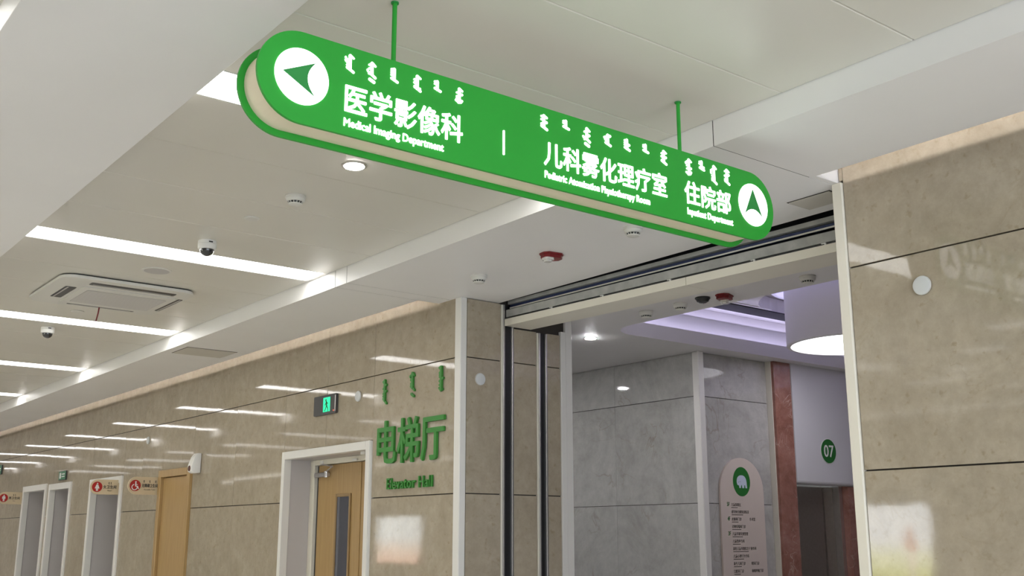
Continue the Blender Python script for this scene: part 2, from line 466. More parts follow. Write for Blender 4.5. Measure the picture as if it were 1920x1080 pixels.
def panel(y0, y1, z0, z1, tilt=True):
    g = 0.0012; gz = 0.004
    o = obj('marble_panel', sbox(XW, XW + .02, y0 + g, y1 - g, z0 + gz, z1 - gz, 0.0015), M_WALL, wallr)
    if tilt:
        o.rotation_euler = (0, R(random.uniform(-.10, .10)), R(random.uniform(-.16, .16)))
    return o
ZB = [0.0, 1.94, 3.035, 3.72]
cols_right = [(-4.5, -3.0), (-3.0, -1.7), (-1.7, -.45), (-.45, .8), (.8, 2.05), (2.05, 3.31)]
for a, b_ in cols_right:
    for z0, z1 in zip(ZB, ZB[1:]): panel(a, b_, z0, z1)
panel(3.31, 3.3345, 3.536, 3.72, False)
cols_left = [(7.067, 8.355), (10.13, 11.35), (11.35, 12.575), (13.63, 14.36), (14.36, 15.085), (16.52, 17.49), (18.715, 18.875),
             (20.36, 21.6), (21.6, 22.85), (22.85, 24.1), (24.1, 25.4), (25.4, 26.7), (26.7, 28), (28, 30), (30, 32), (32, 34), (34, 36), (36, 40)]
for a, b_ in cols_left:
    for z0, z1 in zip(ZB, ZB[1:]): panel(a, b_, z0, z1)
for (a, b_, h), n in zip(DOORS, (2, 1, 1, 1, 1)):
    for i in range(n):
        ya, yb = a + (b_ - a) * i / n, a + (b_ - a) * (i + 1) / n
        panel(ya, yb, h, ZB[2]); panel(ya, yb, ZB[2], ZB[3])

# corner trims of the opening
tag(obj('trim_1', sbox(4.900, 4.965, 6.982, 7.066, 0, ZS, .006), M_TRIM), 'white metal corner strip left of the hall opening', kind='structure')
tag(obj('trim_2', sbox(4.900, 4.955, 3.312, 3.378, 0, ZS, .006), M_CREAMTRIM), 'cream metal corner strip right of the hall opening', kind='structure')

# --- side wall of the opening with panels
rec = tag(obj('wall_recess', sbox(4.966, 6.10, YOP1 + .022, YOP1 + .14, 0, 3.8), M_JOINT), 'marble side wall of the hall opening', kind='structure')
for x0, x1, ztop in ((4.968, 5.315, 3.528), (5.447, 5.70, 3.33), (5.815, 5.965, 3.33)):
    for z0, z1 in ((0, 1.94), (1.94, 3.035), (3.035, ztop)):
        if z1 > z0: obj('marble_panel', sbox(x0 + .001, x1 - .001, YOP1, YOP1 + .02, z0 + .004, z1 - .004, .0015), M_WALL, rec)
tr = thing('trim_3', (6.03, YOP1, 0), 'white jamb strip at the inner end of the opening', None, kind='structure')
obj('jamb_strip', sbox(5.967, 6.022, YOP1 - .012, YOP1 + .02, 0, 3.36, .003), M_TRIM, tr)
obj('jamb_strip', sbox(6.026, 6.102, YOP1 - .004, YOP1 + .16, 0, 3.5, .003), M_TRIM, tr)
for x0, x1, lab in ((5.317, 5.445, 'dark shutter guide rail nearer the corridor in the opening'), (5.702, 5.813, 'dark shutter guide rail deeper inside the opening')):
    t = thing('shutter_guide_rail', ((x0 + x1) / 2, YOP1, 0), lab, 'guide rail', 'shutter guide rails')
    zt = 3.52 if x0 < 5.5 else 3.32
    obj('cream_edge', sbox(x0, x0 + .016, YOP1 - .006, YOP1 + .02, 0, zt, .002), M_CREAMTRIM, t)
    obj('steel_lip', sbox(x0 + .017, x0 + .036, YOP1 - .012, YOP1 + .02, 0, zt, .003), M_STEEL, t)
    obj('slot', sbox(x0 + .037, x1 - .02, YOP1 + .004, YOP1 + .02, 0, zt), M_BLACK, t)
    obj('steel_lip', sbox(x1 - .019, x1, YOP1 - .012, YOP1 + .02, 0, min(zt, 3.34), .003), M_STEEL, t)

# --- tray ceiling with metal panels
PITCH, SW = 3.12, 0.33
Y0S = 4.33
KS = range(-2, 11)
ceil = tag(obj('ceiling', sbox(1.55, 3.97, -4.5, 40, ZC + .05, ZC + .09), M_JOINT), 'raised tray ceiling of pale metal panels', kind='structure')
for k in KS:
    a = Y0S + PITCH * k + SW; wd = (PITCH - SW) / 4
    for i in (range(-1, 4) if k == -1 else range(4)):
        if i < 0:
            obj('ceiling_panel', sbox(1.603, 3.917, a - SW + .0005, a - .0005, ZC, ZC + .02, .0055), M_PANEL, ceil)
            continue
        dz = random.uniform(-.0012, .0012)
        obj('ceiling_panel', sbox(1.603, 3.917, a + i * wd + .0005, a + (i + 1) * wd - .0005, ZC + dz, ZC + .02 + dz, .0055), M_PANEL, ceil)
# lobby tray beyond the left soffit
ceil2 = tag(obj('ceiling', sbox(-6.1, .79, -4.5, 40, ZC, ZC + .09), M_PANEL), 'pale lobby tray ceiling left of the beam', kind='structure')

# --- soffits
sof = thing('ceiling_soffit', (3.92, 5, ZS), 'lowered ceiling strip between tray and marble wall', None, kind='structure')
def soffit(y0, y1, x1, solid):
    bm = B(); g = .003
    if solid: box(bm, 3.92, x1, y0 + g, y1 - g, ZS, ZC + .05)
    else:
        prism(bm, [(3.92, ZS), (x1, ZS), (x1, ZS + .022), (3.95, ZS + .022), (3.95, ZC + .05), (3.92, ZC + .05)], (Vector((0, 0, 0)), VX, VZ, VY), y0 + g, y1 - g)
        bmesh.ops.recalc_face_normals(bm, faces=bm.faces[:])
    return obj('soffit_panel', bm, M_SOFFIT, sof)
soffit(-4.5, YOP0 + .04, 4.71, False)
soffit(YOP0 + .04, 7.14, 5.30, True)
soffit(7.14, 7.325, 5.12, True)
soffit(7.325, 40, 4.70, False)
for yj, xj in ((YOP0 + .04, 4.70), (7.14, 4.90), (7.325, 4.69)):
    obj('joint_strip', prism(B(), [(3.921, ZS + .001), (xj, ZS + .001), (xj, ZS + .015), (3.935, ZS + .015), (3.935, ZC), (3.921, ZC)], (Vector((0, yj, 0)), VX, VZ, VY), -.0029, .0029), M_JOINT, sof)
obj('shadow_joint', sbox(3.935, 4.69, -4.5, 39.9, ZC + .052, ZC + .07), M_JOINT, sof)
obj('cove_top', sbox(4.69, 5.10, -4.5, YOP0 + .03, 3.78, 3.83), M_SOFFIT, sof)
obj('cove_top', sbox(4.69, 5.10, 7.33, 39.9, 3.78, 3.83), M_SOFFIT, sof)
obj('cove_back', sbox(4.30, 4.32, -4.5, YOP0 + .03, ZS + .022, 3.80), M_SOFFIT, sof)
obj('cove_back', sbox(4.30, 4.32, 7.33, 39.9, ZS + .022, 3.80), M_SOFFIT, sof)
obj('end_filler', sbox(4.712, 4.935, YOP0 + .005, YOP0 + .04, ZS + .001, 3.80, .001), M_SOFFIT, sof)
beam = thing('ceiling_soffit', (1.2, 5, ZS), 'wide lowered ceiling beam at upper left', None, kind='structure')
bm = B(); box(bm, .76, 1.6, -4.5, 40, ZS, ZC + .05, .002); obj('soffit_panel', bm, M_SOFFIT, beam)
for y0, y1, lab in ((-4.4, YOP0 - .05, 'hidden cove strip light above the right marble wall'), (7.4, 39.5, 'hidden cove strip light above the long marble wall')):
    t = thing('cove_light', (4.6, (y0 + y1) / 2, ZS + .022), lab, 'light', 'cove lights')
    obj('channel', sbox(4.585, 4.60, y0, y1, ZS + .0225, ZS + .05), M_WHITE, t)
    obj('diffuser', sbox(4.601, 4.609, y0, y1, ZS + .030, ZS + .040), M_E_COVE, t)

# --- far, left and back walls
wl = tag(obj('wall_left', sbox(-6.3, -6.1, -4.7, 40, 0, 4.2), M_LEFT), 'plain painted wall on the lobby side', kind='structure')
bm = B(); box(bm, -6.1, -2.6, -4.7, -4.5, 0, 4.2); box(bm, 4.6, 5.15, -4.7, -4.5, 0, 4.2); box(bm, -2.6, 4.6, -4.7, -4.5, 0, .2); box(bm, -2.6, 4.6, -4.7, -4.5, 3.3, 4.2)
tag(obj('wall_back', bm, M_LEFT), 'painted wall behind the viewer around the entrance glazing', kind='structure')
wn = thing('window_1', (1, -4.6, .2), 'tall entrance glazing behind the viewer', None, kind='structure')
for i in range(7): obj('mullion', sbox(-2.6 + i * 1.2 - (.03 if i else 0), -2.6 + i * 1.2 + (.03 if i < 6 else 0), -4.64, -4.58, .2, 3.3), M_STEEL, wn)
obj('transom', sbox(-2.57, 4.57, -4.63, -4.59, 2.3, 2.36), M_STEEL, wn)
tag(obj('light_stop_slab', sbox(-6.4, 13.4, -4.8, 40.3, 4.2, 4.3), M_LEFT), 'added unseen slab above the ceilings that stops sky light', kind='structure')  # unseen cover added so sky light cannot leak in through ceiling gaps
tag(obj('wall_far', sbox(-6.1, 5.1, 40, 40.2, 0, 4.2), M_LEFT), 'plain painted wall at the far corridor end', kind='structure')

# --- strip lights
names = {0: 'wide bright strip light in the tray ceiling just left of the green hanging sign', 1: 'long bright strip light between the dome camera and the cassette air conditioner',
         2: 'bright strip light just beyond the cassette air conditioner', 3: 'bright strip light beyond the second dome camera', 4: 'small far strip light at the left picture edge'}
for k in KS:
    if k == -1: continue
    y0 = Y0S + PITCH * k
    lab = names.get(k, 'tray strip light outside the picture, %s row %s' % ((ORD[-k - 1], 'behind the nearest visible strip') if k < 0 else (ORD[k], 'counted down the corridor')))
    t = thing('strip_light', (2.76, y0 + SW / 2, ZC), lab, 'ceiling light', 'strip lights in the tray ceiling')
    bm = B()
    for q in ((1.602, 3.918, y0 + .001, y0 + .009), (1.602, 3.918, y0 + SW - .009, y0 + SW - .001), (1.602, 1.61, y0 + .01, y0 + SW - .01), (3.886, 3.918, y0 + .01, y0 + SW - .01)):
        box(bm, *q, ZC - .001, ZC + .03)
    obj('frame', bm, M_WHITE, t)
    obj('diffuser', sbox(1.611, 3.885, y0 + .0095, y0 + SW - .0095, ZC + .003, ZC + .015), M_E_STRIP, t)
for k in KS:
    y0 = Y0S + PITCH * k
    lab = 'bright lobby strip light at the top left picture corner' if k == 0 else 'lobby strip light left of the beam, outside the picture, %s row' % ORD[k + 2]
    t = thing('strip_light', (-.45, y0 + SW / 2, ZC), lab, 'ceiling light', 'strip lights in the lobby ceiling')
    obj('frame', sbox(-1.94, .735, y0 - .07, y0 + SW - .03, ZC - .006, ZC - .0005), M_WHITE, t)
    obj('diffuser', sbox(-1.92, .725, y0 - .06, y0 + SW - .04, ZC - .010, ZC - .0065), M_E_LOBBY, t)

LOBBY = [(-3.25, -3.55, 7.25, 8.20, 'first'), (-1.40, -1.70, 5.80, 6.30, 'second'), (-2.60, -2.85, 6.75, 7.15, 'third'), (-.25, -.60, 5.0, 5.35, 'fourth'), (-4.45, -4.75, 6.6, 7.5, 'fifth')]
for x1, x0, y0, y1, nm in LOBBY:
    t = thing('panel_light', ((x0 + x1) / 2, (y0 + y1) / 2, ZC), 'small lobby ceiling panel light outside the picture, %s of five' % nm, 'ceiling light', 'panel lights in the lobby ceiling')
    obj('frame', sbox(x0 - .02, x1 + .02, y0 - .02, y1 + .02, ZC - .006, ZC - .0005), M_WHITE, t)
    obj('diffuser', sbox(x0, x1, y0, y1, ZC - .010, ZC - .0065), M_E_LOBBY, t)
t = thing('cove_light', (-6.08, 15, 3.58), 'cove strip light along the lobby wall, seen mirrored', 'light', 'cove lights')
obj('channel', sbox(-6.099, -6.07, -4, 38, 3.57, 3.64), M_WHITE, t)
obj('diffuser', sbox(-6.069, -6.06, -4, 38, 3.575, 3.635), emat('lobby_cove_led', (1.0, 0.97, 0.90), 4.0), t)

# ================================================================ shutter head over the opening
def slant(bm, x0, x1, za, zb, h, ya=YOP1 - .016, yb=3.38):
    """bar along Y whose underside runs from za at ya to zb at yb"""
    v = [bm.verts.new(p) for p in ((x0, ya, za), (x1, ya, za), (x1, ya, za + h), (x0, ya, za + h), (x0, yb, zb), (x1, yb, zb), (x1, yb, zb + h), (x0, yb, zb + h))]
    for q in ((0, 1, 2, 3), (7, 6, 5, 4), (0, 4, 5, 1), (1, 5, 6, 2), (2, 6, 7, 3), (3, 7, 4, 0)): bm.faces.new([v[i] for i in q])
    bmesh.ops.recalc_face_normals(bm, faces=bm.faces[:])
    return bm
lin = thing('trim_4', (5.5, 5.2, 3.3), 'cream lintel below the shutter slot', None, kind='structure')
for ya, yb in ((YOP1 - .02, 4.905), (4.90, 3.38)):
    f = lambda yy: 3.334 + (3.274 - 3.334) * (6.97 - yy) / (6.97 - 3.38)
    obj('lintel_board', slant(B(), 5.34, 5.62, f(ya), f(yb), .058, ya, yb), M_CREAMTRIM, lin)
sh = thing('roller_shutter', (5.42, 5.2, 3.36), 'galvanised roller shutter rail in the dark ceiling slot', 'shutter')
obj('bottom_rail', slant(B(), 5.358, 5.46, 3.411, 3.352, .063), M_GALV, sh)
obj('seal_strip', slant(B(), 5.352, 5.46, 3.395, 3.336, .010), M_BLACK, sh)
obj('cable_conduit', tube(B(), (5.375, YOP1 - .05, 3.487), (5.375, 3.40, 3.447), .006), M_WHITE2, sh)
obj('blue_rail', slant(B(), 5.40, 5.44, 3.497, 3.452, .026), M_BLUE, sh)
obj('upper_rail', slant(B(), 5.372, 5.43, 3.523, 3.486, .030, YOP1 - .02), M_GALV, sh)
obj('slot_lining', sbox(5.47, 5.49, 3.38, YOP1, 3.40, 3.80), M_DARK, sh)
obj('slot_top', sbox(5.305, 5.47, 3.38, YOP1, 3.78, 3.80), M_DARK, sh)
for yy in (6.35, 5.75, 5.05, 4.3, 3.75):
    zz = 3.392 + (3.333 - 3.392) * (6.985 - yy) / 3.6
    bm = B(); box(bm, 5.344, 5.352, yy, yy + .012, zz - .002, zz + .014); box(bm, 5.344, 5.352, yy + .012, yy + .035, zz + .009, zz + .014)
    obj('clip', bm, M_WHITE, sh)

# ================================================================ elevator hall
XE, YE, ZH = 8.28, 7.5, 3.5
wh = tag(obj('wall_hall_back', sbox(XE + .022, XE + .2, YE + .05, 12.2, 0, 3.6), M_JOINT), 'grey marble wall of the elevator hall', kind='structure')
for a, b_ in ((7.545, 8.75), (8.75, 9.95), (9.95, 11.1), (11.1, 12.2)):
    for z0, z1 in ((0, 1.94), (1.94, 3.035), (3.035, 3.5)):
        obj('marble_panel', sbox(XE, XE + .02, a + .001, b_ - .001, z0 + .003, z1 - .003, .0015), M_HALLW, wh)
ws = tag(obj('wall_hall_side', sbox(XE + .2, 9.72, YE + .022, YE + .2, 0, 3.6), M_JOINT), 'grey marble wall beside the elevator', kind='structure')
for z0, z1 in ((0, 1.94), (1.94, 3.035), (3.035, 3.5)):
    obj('marble_panel', sbox(8.345, 9.40, YE, YE + .02, z0 + .003, z1 - .003, .0015), M_HALLW, ws)
tag(obj('trim_5', sbox(8.262, 8.345, 7.455, 7.545, 0, 3.5, .006), M_TRIM), 'white corner strip of the elevator hall wall', kind='structure')
t = thing('pilaster', (9.55, 7.46, 0), 'red marble pilaster left of the elevator door', 'pilaster')
obj('shaft', sbox(9.412, 9.70, 7.395, 7.52, 0, 3.5, .003), M_REDM, t)
obj('brass_edge', sbox(9.402, 9.411, 7.43, 7.52, 0, 3.5), M_CREAMTRIM, t)
t = thing('pilaster', (10.98, 7.46, 0), 'red marble facing right of the elevator door', 'pilaster')
obj('shaft', sbox(10.665, 11.3, 7.42, 7.56, 0, 2.17, .003), M_REDM, t)
# hood above the elevator
bm = B()
pr = [(7.52, 2.172), (7.46, 2.172)] + [(7.43 - .045 * math.sin(R(a)) + 0.0, 2.205 - .033 * math.cos(R(a))) for a in (0, 30, 60, 90)] + [(7.385, 3.5), (7.52, 3.5)]
va = [bm.verts.new((9.702, p[0], p[1])) for p in pr]; vb = [bm.verts.new((11.4, p[0], p[1])) for p in pr]
for i in range(len(pr)):
    j = (i + 1) % len(pr); bm.faces.new((va[i], va[j], vb[j], vb[i]))
bm.faces.new(va); bm.faces.new(list(reversed(vb)))
bmesh.ops.recalc_face_normals(bm, faces=bm.faces[:])
hood = thing('elevator_hood', (10.4, 7.45, 2.17), 'white hood panel above the elevator door', 'hood panel')
obj('hood_shell', bm, M_HALLP, hood)
ev = thing('elevator_door', (10.08, 7.6, 0), 'dark brown steel elevator door in red marble surround', 'elevator door')
obj('door_leaf', sbox(9.75, 10.425, 7.600, 7.63, 0, 2.16, .002), M_ELEV, ev)
obj('door_leaf', sbox(10.432, 10.60, 7.585, 7.63, 0, 2.16, .002), M_ELEV, ev)
obj('jamb', sbox(9.702, 9.748, 7.53, 7.63, 0, 2.17, .002), M_STEEL, ev)
obj('jamb', sbox(10.602, 10.664, 7.50, 7.63, 0, 2.17, .002), M_STEEL, ev)
t = thing('number_disc', (10.29, 7.384, 2.552), 'green round elevator number plate reading 07', 'number sign')
fr = frame_y(7.384)
obj('disc', prism(B(), circle(10.29, 2.552, .135), fr, .0042, .008), M_NUMGREEN, t)
obj('rim', prism(B(), circle(10.29, 2.552, .142), fr, .0002, .004), M_PICT, t)
obj('numerals', text_bm(B(), '07', 10.20, 10.38, 2.485, 2.62, fr, .0085, .011, .0012), M_PICT, t)
# walls closing the hall
tag(obj('wall_hall_front', sbox(5.10, 13.2, 2.0, 2.2, 0, 4.2), M_HALLW), 'unseen marble wall of the hall behind the right wall', kind='structure')
tag(obj('wall_hall_end', sbox(13.0, 13.2, 2.2, 12.2, 0, 4.2), M_HALLW), 'unseen end wall of the elevator hall', kind='structure')
tag(obj('wall_hall_rear', sbox(5.15, 8.5, 12.0, 12.2, 0, 4.2), M_HALLW), 'unseen rear wall of the elevator hall', kind='structure')
tag(obj('wall_hall_lift', sbox(11.3, 13.0, 7.5, 7.7, 0, 4.0), M_HALLW), 'unseen wall right of the elevators', kind='structure')

# hall ceiling with rounded rectangular recess
HX0, HX1, HY0, HY1, HR = 6.74, 12.0, 3.3, 7.235, .35
hc = thing('ceiling_hall', (9, 6, ZH), 'white elevator hall ceiling with a rounded recess', None, kind='structure')
hole = rrect(HX0, HX1, HY0, HY1, HR, 8)
bm = B()
iv = [bm.verts.new((p[0], p[1], ZH)) for p in hole]
ov = [bm.verts.new(p + (ZH,)) for p in ((5.62, 2.0), (13.1, 2.0), (13.1, 12.1), (5.62, 12.1))]
ed = [bm.edges.new((iv[i], iv[(i + 1) % len(iv)])) for i in range(len(iv))] + [bm.edges.new((ov[i], ov[(i + 1) % 4])) for i in range(4)]
bmesh.ops.triangle_fill(bm, edges=ed, use_beauty=True)
ex = bmesh.ops.extrude_face_region(bm, geom=bm.faces[:])
for v in [g for g in ex['geom'] if isinstance(g, bmesh.types.BMVert)]: v.co.z += .142
bmesh.ops.recalc_face_normals(bm, faces=bm.faces[:])
obj('ceiling_slab', bm, M_HALLC, hc)
def ring_wall(off, z0, z1, name, mat, thick=.02):
    a = rrect(HX0 - off, HX1 + off, HY0 - off, HY1 + off, HR + off, 8); b_ = rrect(HX0 - off - thick, HX1 + off + thick, HY0 - off - thick, HY1 + off + thick, HR + off + thick, 8)
    bm = B(); n = len(a)
    A0 = [bm.verts.new(p + (z0,)) for p in a]; A1 = [bm.verts.new(p + (z1,)) for p in a]
    B0 = [bm.verts.new(p + (z0,)) for p in b_]; B1 = [bm.verts.new(p + (z1,)) for p in b_]
    for i in range(n):
        j = (i + 1) % n
        bm.faces.new((A0[i], A0[j], A1[j], A1[i])); bm.faces.new((B0[j], B0[i], B1[i], B1[j]))
        bm.faces.new((A1[i], A1[j], B1[j], B1[i])); bm.faces.new((A0[j], A0[i], B0[i], B0[j]))
    bmesh.ops.recalc_face_normals(bm, faces=bm.faces[:])
    return obj(name, bm, mat, hc)
ring_wall(.13, ZH + .1425, 3.825, 'recess_wall', M_HALLC)
ring_wall(.13, 3.8255, 3.84, 'recess_ledge', M_HALLC, .14)
ring_wall(.25, 3.8405, 3.968, 'recess_wall', M_HALLC)
# upper ceiling with a round opening for the drum
CX, CY, CR = 9.23, 6.23, .62
DR = .66
bm = B()
iv = [bm.verts.new((CX + .92 * math.cos(2 * math.pi * i / 40), CY + .92 * math.sin(2 * math.pi * i / 40), 3.97)) for i in range(40)]
ov = [bm.verts.new(p + (3.97,)) for p in ((6.3, 2.9), (12.5, 2.9), (12.5, 7.56), (6.3, 7.56))]
ed = [bm.edges.new((iv[i], iv[(i + 1) % 40])) for i in range(40)] + [bm.edges.new((ov[i], ov[(i + 1) % 4])) for i in range(4)]
bmesh.ops.triangle_fill(bm, edges=ed, use_beauty=True)
ex = bmesh.ops.extrude_face_region(bm, geom=bm.faces[:])
for v in [g for g in ex['geom'] if isinstance(g, bmesh.types.BMVert)]: v.co.z += .16
bmesh.ops.recalc_face_normals(bm, faces=bm.faces[:])
obj('upper_ceiling', bm, M_HALLC, hc)
obj('upper_cap', sbox(6.2, 12.6, 2.8, 7.6, 4.135, 4.17), M_HALLC, hc)
t = thing('slot_diffuser', (9.4, 7.18, 3.97), 'dark slot air diffuser in the hall ceiling recess', 'air vent')
obj('slot', sbox(7.6, 11.5, 7.10, 7.335, 3.959, 3.9695), M_DARK, t)
obj('flange', sbox(8.3, 9.0, 7.045, 7.062, 3.961, 3.9695), M_WHITE, t)
t = thing('cove_light', (9.3, 7.1, ZH + .06), 'lilac cove light around the hall ceiling recess', 'light', 'cove lights')
def ring_led(off0, off1, z0, z1):
    a = rrect(HX0 - off0, HX1 + off0, HY0 - off0, HY1 + off0, HR + off0, 8); b_ = rrect(HX0 - off1, HX1 + off1, HY0 - off1, HY1 + off1, HR + off1, 8)
    bm = B(); n = len(a)
    A0 = [bm.verts.new(p + (z0,)) for p in a]; A1 = [bm.verts.new(p + (z1,)) for p in a]
    B0 = [bm.verts.new(p + (z0,)) for p in b_]; B1 = [bm.verts.new(p + (z1,)) for p in b_]
    for i in range(n):
        j = (i + 1) % n
        bm.faces.new((A0[i], A0[j], A1[j], A1[i])); bm.faces.new((B0[j], B0[i], B1[i], B1[j]))
        bm.faces.new((A1[i], A1[j], B1[j], B1[i])); bm.faces.new((A0[j], A0[i], B0[i], B0[j]))
    bmesh.ops.recalc_face_normals(bm, faces=bm.faces[:])
    return bm
obj('led_strip', ring_led(.03, .06, ZH + .1425, ZH + .150), M_E_HALL, t)
obj('led_strip', ring_led(.18, .20, 3.8405, 3.846), M_E_HALL, t)
t = thing('drum_light', (CX, CY, 3.955), 'white hanging drum with a bright round light in its underside', 'ceiling light')
bm = B(); lathe(bm, [(DR, 4.13), (DR, 3.505), (DR - .01, 3.495), (CR, 3.495), (CR, 3.525), (.05, 3.525)], (CX, CY, 0), 56)
obj('drum', bm, M_HALLC, t, smooth=True)
bm = B(); lathe(bm, [(CR - .012, 3.5085), (CR - .012, 3.5235)], (CX, CY, 0), 56)
obj('diffuser', bm, M_E_DISC, t)
bm = B(); lathe(bm, [(.80, 4.10), (.80, 4.112), (.76, 4.112), (.76, 4.10)], (CX, CY, 0), 48)
obj('glow_ring', bm, M_E_GLOW, t)

# ================================================================ doors and door frames
# fire door
d1 = thing('door_1', (5.2, 9.24, 0), 'recessed oak fire door in a white frame', None, kind='structure')
ya, yb, h = 8.355, 10.13, 2.45
obj('frame_side', sbox(4.888, 4.97, ya, ya + .085, 0, h, .004), M_TRIM, d1)
obj('frame_bead', sbox(4.880, 4.888, ya + .002, ya + .028, 0, h, .002), M_TRIM, d1)
obj('frame_side', sbox(4.888, 4.97, yb - .06, yb, 0, h, .004), M_TRIM, d1)
obj('frame_head', sbox(4.888, 4.97, ya + .085, yb - .06, h - .078, h, .004), M_TRIM, d1)
obj('reveal', sbox(4.97, 5.20, yb - .045, yb - .02, 0, h - .02), M_REVEAL, d1)
obj('reveal', sbox(4.97, 5.20, ya + .02, ya + .05, 0, h - .02), M_REVEAL, d1)
obj('reveal', sbox(4.97, 5.25, ya + .05, yb - .045, h - .075, h - .05), M_REVEAL, d1)
obj('inner_frame', sbox(5.195, 5.30, yb - .14, yb - .046, 0, h - .076, .004), M_CREAMTRIM, d1)
obj('inner_frame', sbox(5.195, 5.30, ya + .051, ya + .13, 0, h - .076, .004), M_CREAMTRIM, d1)
obj('inner_frame', sbox(5.195, 5.30, ya + .13, yb - .14, h - .13, h - .076, .004), M_CREAMTRIM, d1)
lf = obj('door_leaf', sbox(5.222, 5.265, 9.083, 9.945, 0, 2.315, .003), M_WOOD, d1)
obj('door_leaf', sbox(5.228, 5.265, 8.49, 9.078, 0, 2.315, .003), M_WOOD, d1)
obj('leaf_edge', sbox(5.232, 5.262, 9.946, 9.985, 0, 2.315), M_BLACK, d1)
bm = B()
for q in ((9.255, 9.285, .9, 2.02), (9.53, 9.56, .9, 2.02), (9.285, 9.53, 1.99, 2.02), (9.285, 9.53, .9, .93)):
    box(bm, 5.208, 5.2215, *q, .003)
obj('vision_frame', bm, M_WOOD2, lf)
obj('glass_pane', sbox(5.216, 5.2215, 9.286, 9.529, .931, 1.989), M_GLASS, lf)
cl = obj('door_closer', sbox(5.165, 5.2215, 9.70, 9.95, 2.195, 2.24, .008), M_STEEL, lf)
obj('closer_arm', tube(B(), (5.18, 9.72, 2.245), (5.16, 9.55, 2.29), .007), M_STEEL, cl)
obj('closer_arm', tube(B(), (5.16, 9.55, 2.29), (5.185, 9.84, 2.325), .007), M_STEEL, cl)
obj('closer_pivot', lathe(B(), [(.022, 2.19), (.022, 2.25)], (5.185, 9.72, 0), 14), M_STEEL, cl)
obj('door_contact', sbox(5.178, 5.1945, 9.10, 9.19, 2.325, 2.345, .002), M_WHITE, d1)
obj('door_contact', sbox(5.178, 5.1945, 9.80, 9.85, 2.325, 2.36, .002), M_WHITE, d1)
obj('door_contact', sbox(4.975, 5.03, 8.60, 8.68, 2.345, 2.374, .002), M_WHITE, d1)
obj('backing', sbox(5.31, 5.33, ya, yb, 0, h), M_DARK, d1)

# oak door flush in the wall
d2 = thing('door_2', (4.95, 13.1, 0), 'light oak door flush in the marble wall', None, kind='structure')
ya, yb, h = 12.575, 13.63, 2.43
obj('frame_side', sbox(4.875, 4.99, ya, ya + .09, 0, h, .006), M_WOOD, d2)
obj('frame_side', sbox(4.875, 4.99, yb - .09, yb, 0, h, .006), M_WOOD, d2)
obj('frame_head', sbox(4.875, 4.99, ya + .09, yb - .09, h - .09, h, .006), M_WOOD, d2)
lf = obj('door_leaf', sbox(4.915, 4.955, ya + .094, yb - .094, 0, h - .097, .003), M_WOOD, d2)
for z in (2.02, 1.52): obj('hinge', sbox(4.898, 4.915, ya + .096, ya + .135, z, z + .15, .002), M_STEEL, lf)
obj('backing', sbox(4.96, 5.02, ya + .091, yb - .091, 0, h - .095), M_DARK, d2)

# three framed passages to the washrooms
for n, (ya, yb, h), lab in ((3, DOORS[2], 'white framed doorway behind the second red washroom sign'), (4, DOORS[3], 'white framed doorway under the green exit plate'), (5, DOORS[4], 'white framed doorway beside the leftmost washroom sign')):
    d = thing('door_%d' % n, (4.95, (ya + yb) / 2, 0), lab, None, kind='structure')
    obj('frame_side', sbox(4.884, 4.98, ya, ya + .085, 0, h, .005), M_TRIM, d)
    obj('frame_side', sbox(4.884, 4.98, yb - .085, yb, 0, h, .005), M_TRIM, d)
    obj('frame_head', sbox(4.884, 4.98, ya + .085, yb - .085, h - .10, h, .005), M_TRIM, d)
    obj('passage_wall', sbox(4.98, 7.4, yb - .07, yb - .01, 0, h), M_REVEAL, d)
    obj('passage_wall', sbox(4.98, 7.4, ya + .01, ya + .07, 0, h), M_REVEAL, d)
    obj('passage_wall', sbox(7.4, 7.5, ya + .01, yb - .01, 0, h), M_REVEAL, d)
    obj('passage_ceiling', sbox(4.98, 7.4, ya + .07, yb - .07, h - .09, h - .02), M_REVEAL, d)

# ================================================================ the hanging sign
SY0, SY1 = 3.227, 3.402
fr = frame_y(SY0)
sg = thing('hanging_sign', (2.78, 3.314, 3.02), 'long green capsule direction sign hanging from two green rods', 'sign')
U0, U1, V0, V1 = 1.392, 4.176, 3.021, 3.369
obj('front_plate', prism(B(), stadium(U0, U1, V0, V1, 32), fr, -.013, 0), M_GREEN, sg)
obj('back_plate', prism(B(), stadium(U0, U1, V0, V1, 32), frame_y(SY1), 0, .013), M_GREEN, sg)
obj('core', prism(B(), stadium(U0 + .024, U1 - .024, V0 + .024, V1 - .024, 28), frame_y(SY0 + .0135), -(SY1 - SY0) + .027, 0), M_CREAM, sg)
for x in (1.99, 3.602):
    r_ = obj('rod', tube(B(), (x, 3.314, 3.347), (x, 3.314, ZC - .003), .0095, 14), M_GREEN, sg)
    obj('rod_cap', lathe(B(), [(.016, ZC - .006), (.016, ZC - .0005)], (x, 3.314, 0), 18), M_DGREEN, r_)
dL = obj('arrow_disc', prism(B(), circle(1.562, 3.197, .106, 56), fr, .0005, .003), M_E_SIGN, sg)
dR = obj('arrow_disc', prism(B(), circle(4.020, 3.200, .108, 56), fr, .0005, .003), M_E_SIGN, sg)
def bez(p0, p1, p2, n=10): return [((1 - t) ** 2 * p0[0] + 2 * t * (1 - t) * p1[0] + t * t * p2[0], (1 - t) ** 2 * p0[1] + 2 * t * (1 - t) * p1[1] + t * t * p2[1]) for t in [i / n for i in range(n + 1)]]
obj('arrow', prism(B(), [(1.486, 3.201)] + bez((1.614, 3.132), (1.552, 3.197), (1.614, 3.262)), fr, .0032, .005), M_DGREEN, dL)
obj('arrow', prism(B(), [(4.019, 3.281)] + bez((3.953, 3.145), (4.018, 3.208), (4.083, 3.146)), fr, .0032, .005), M_DGREEN, dR)
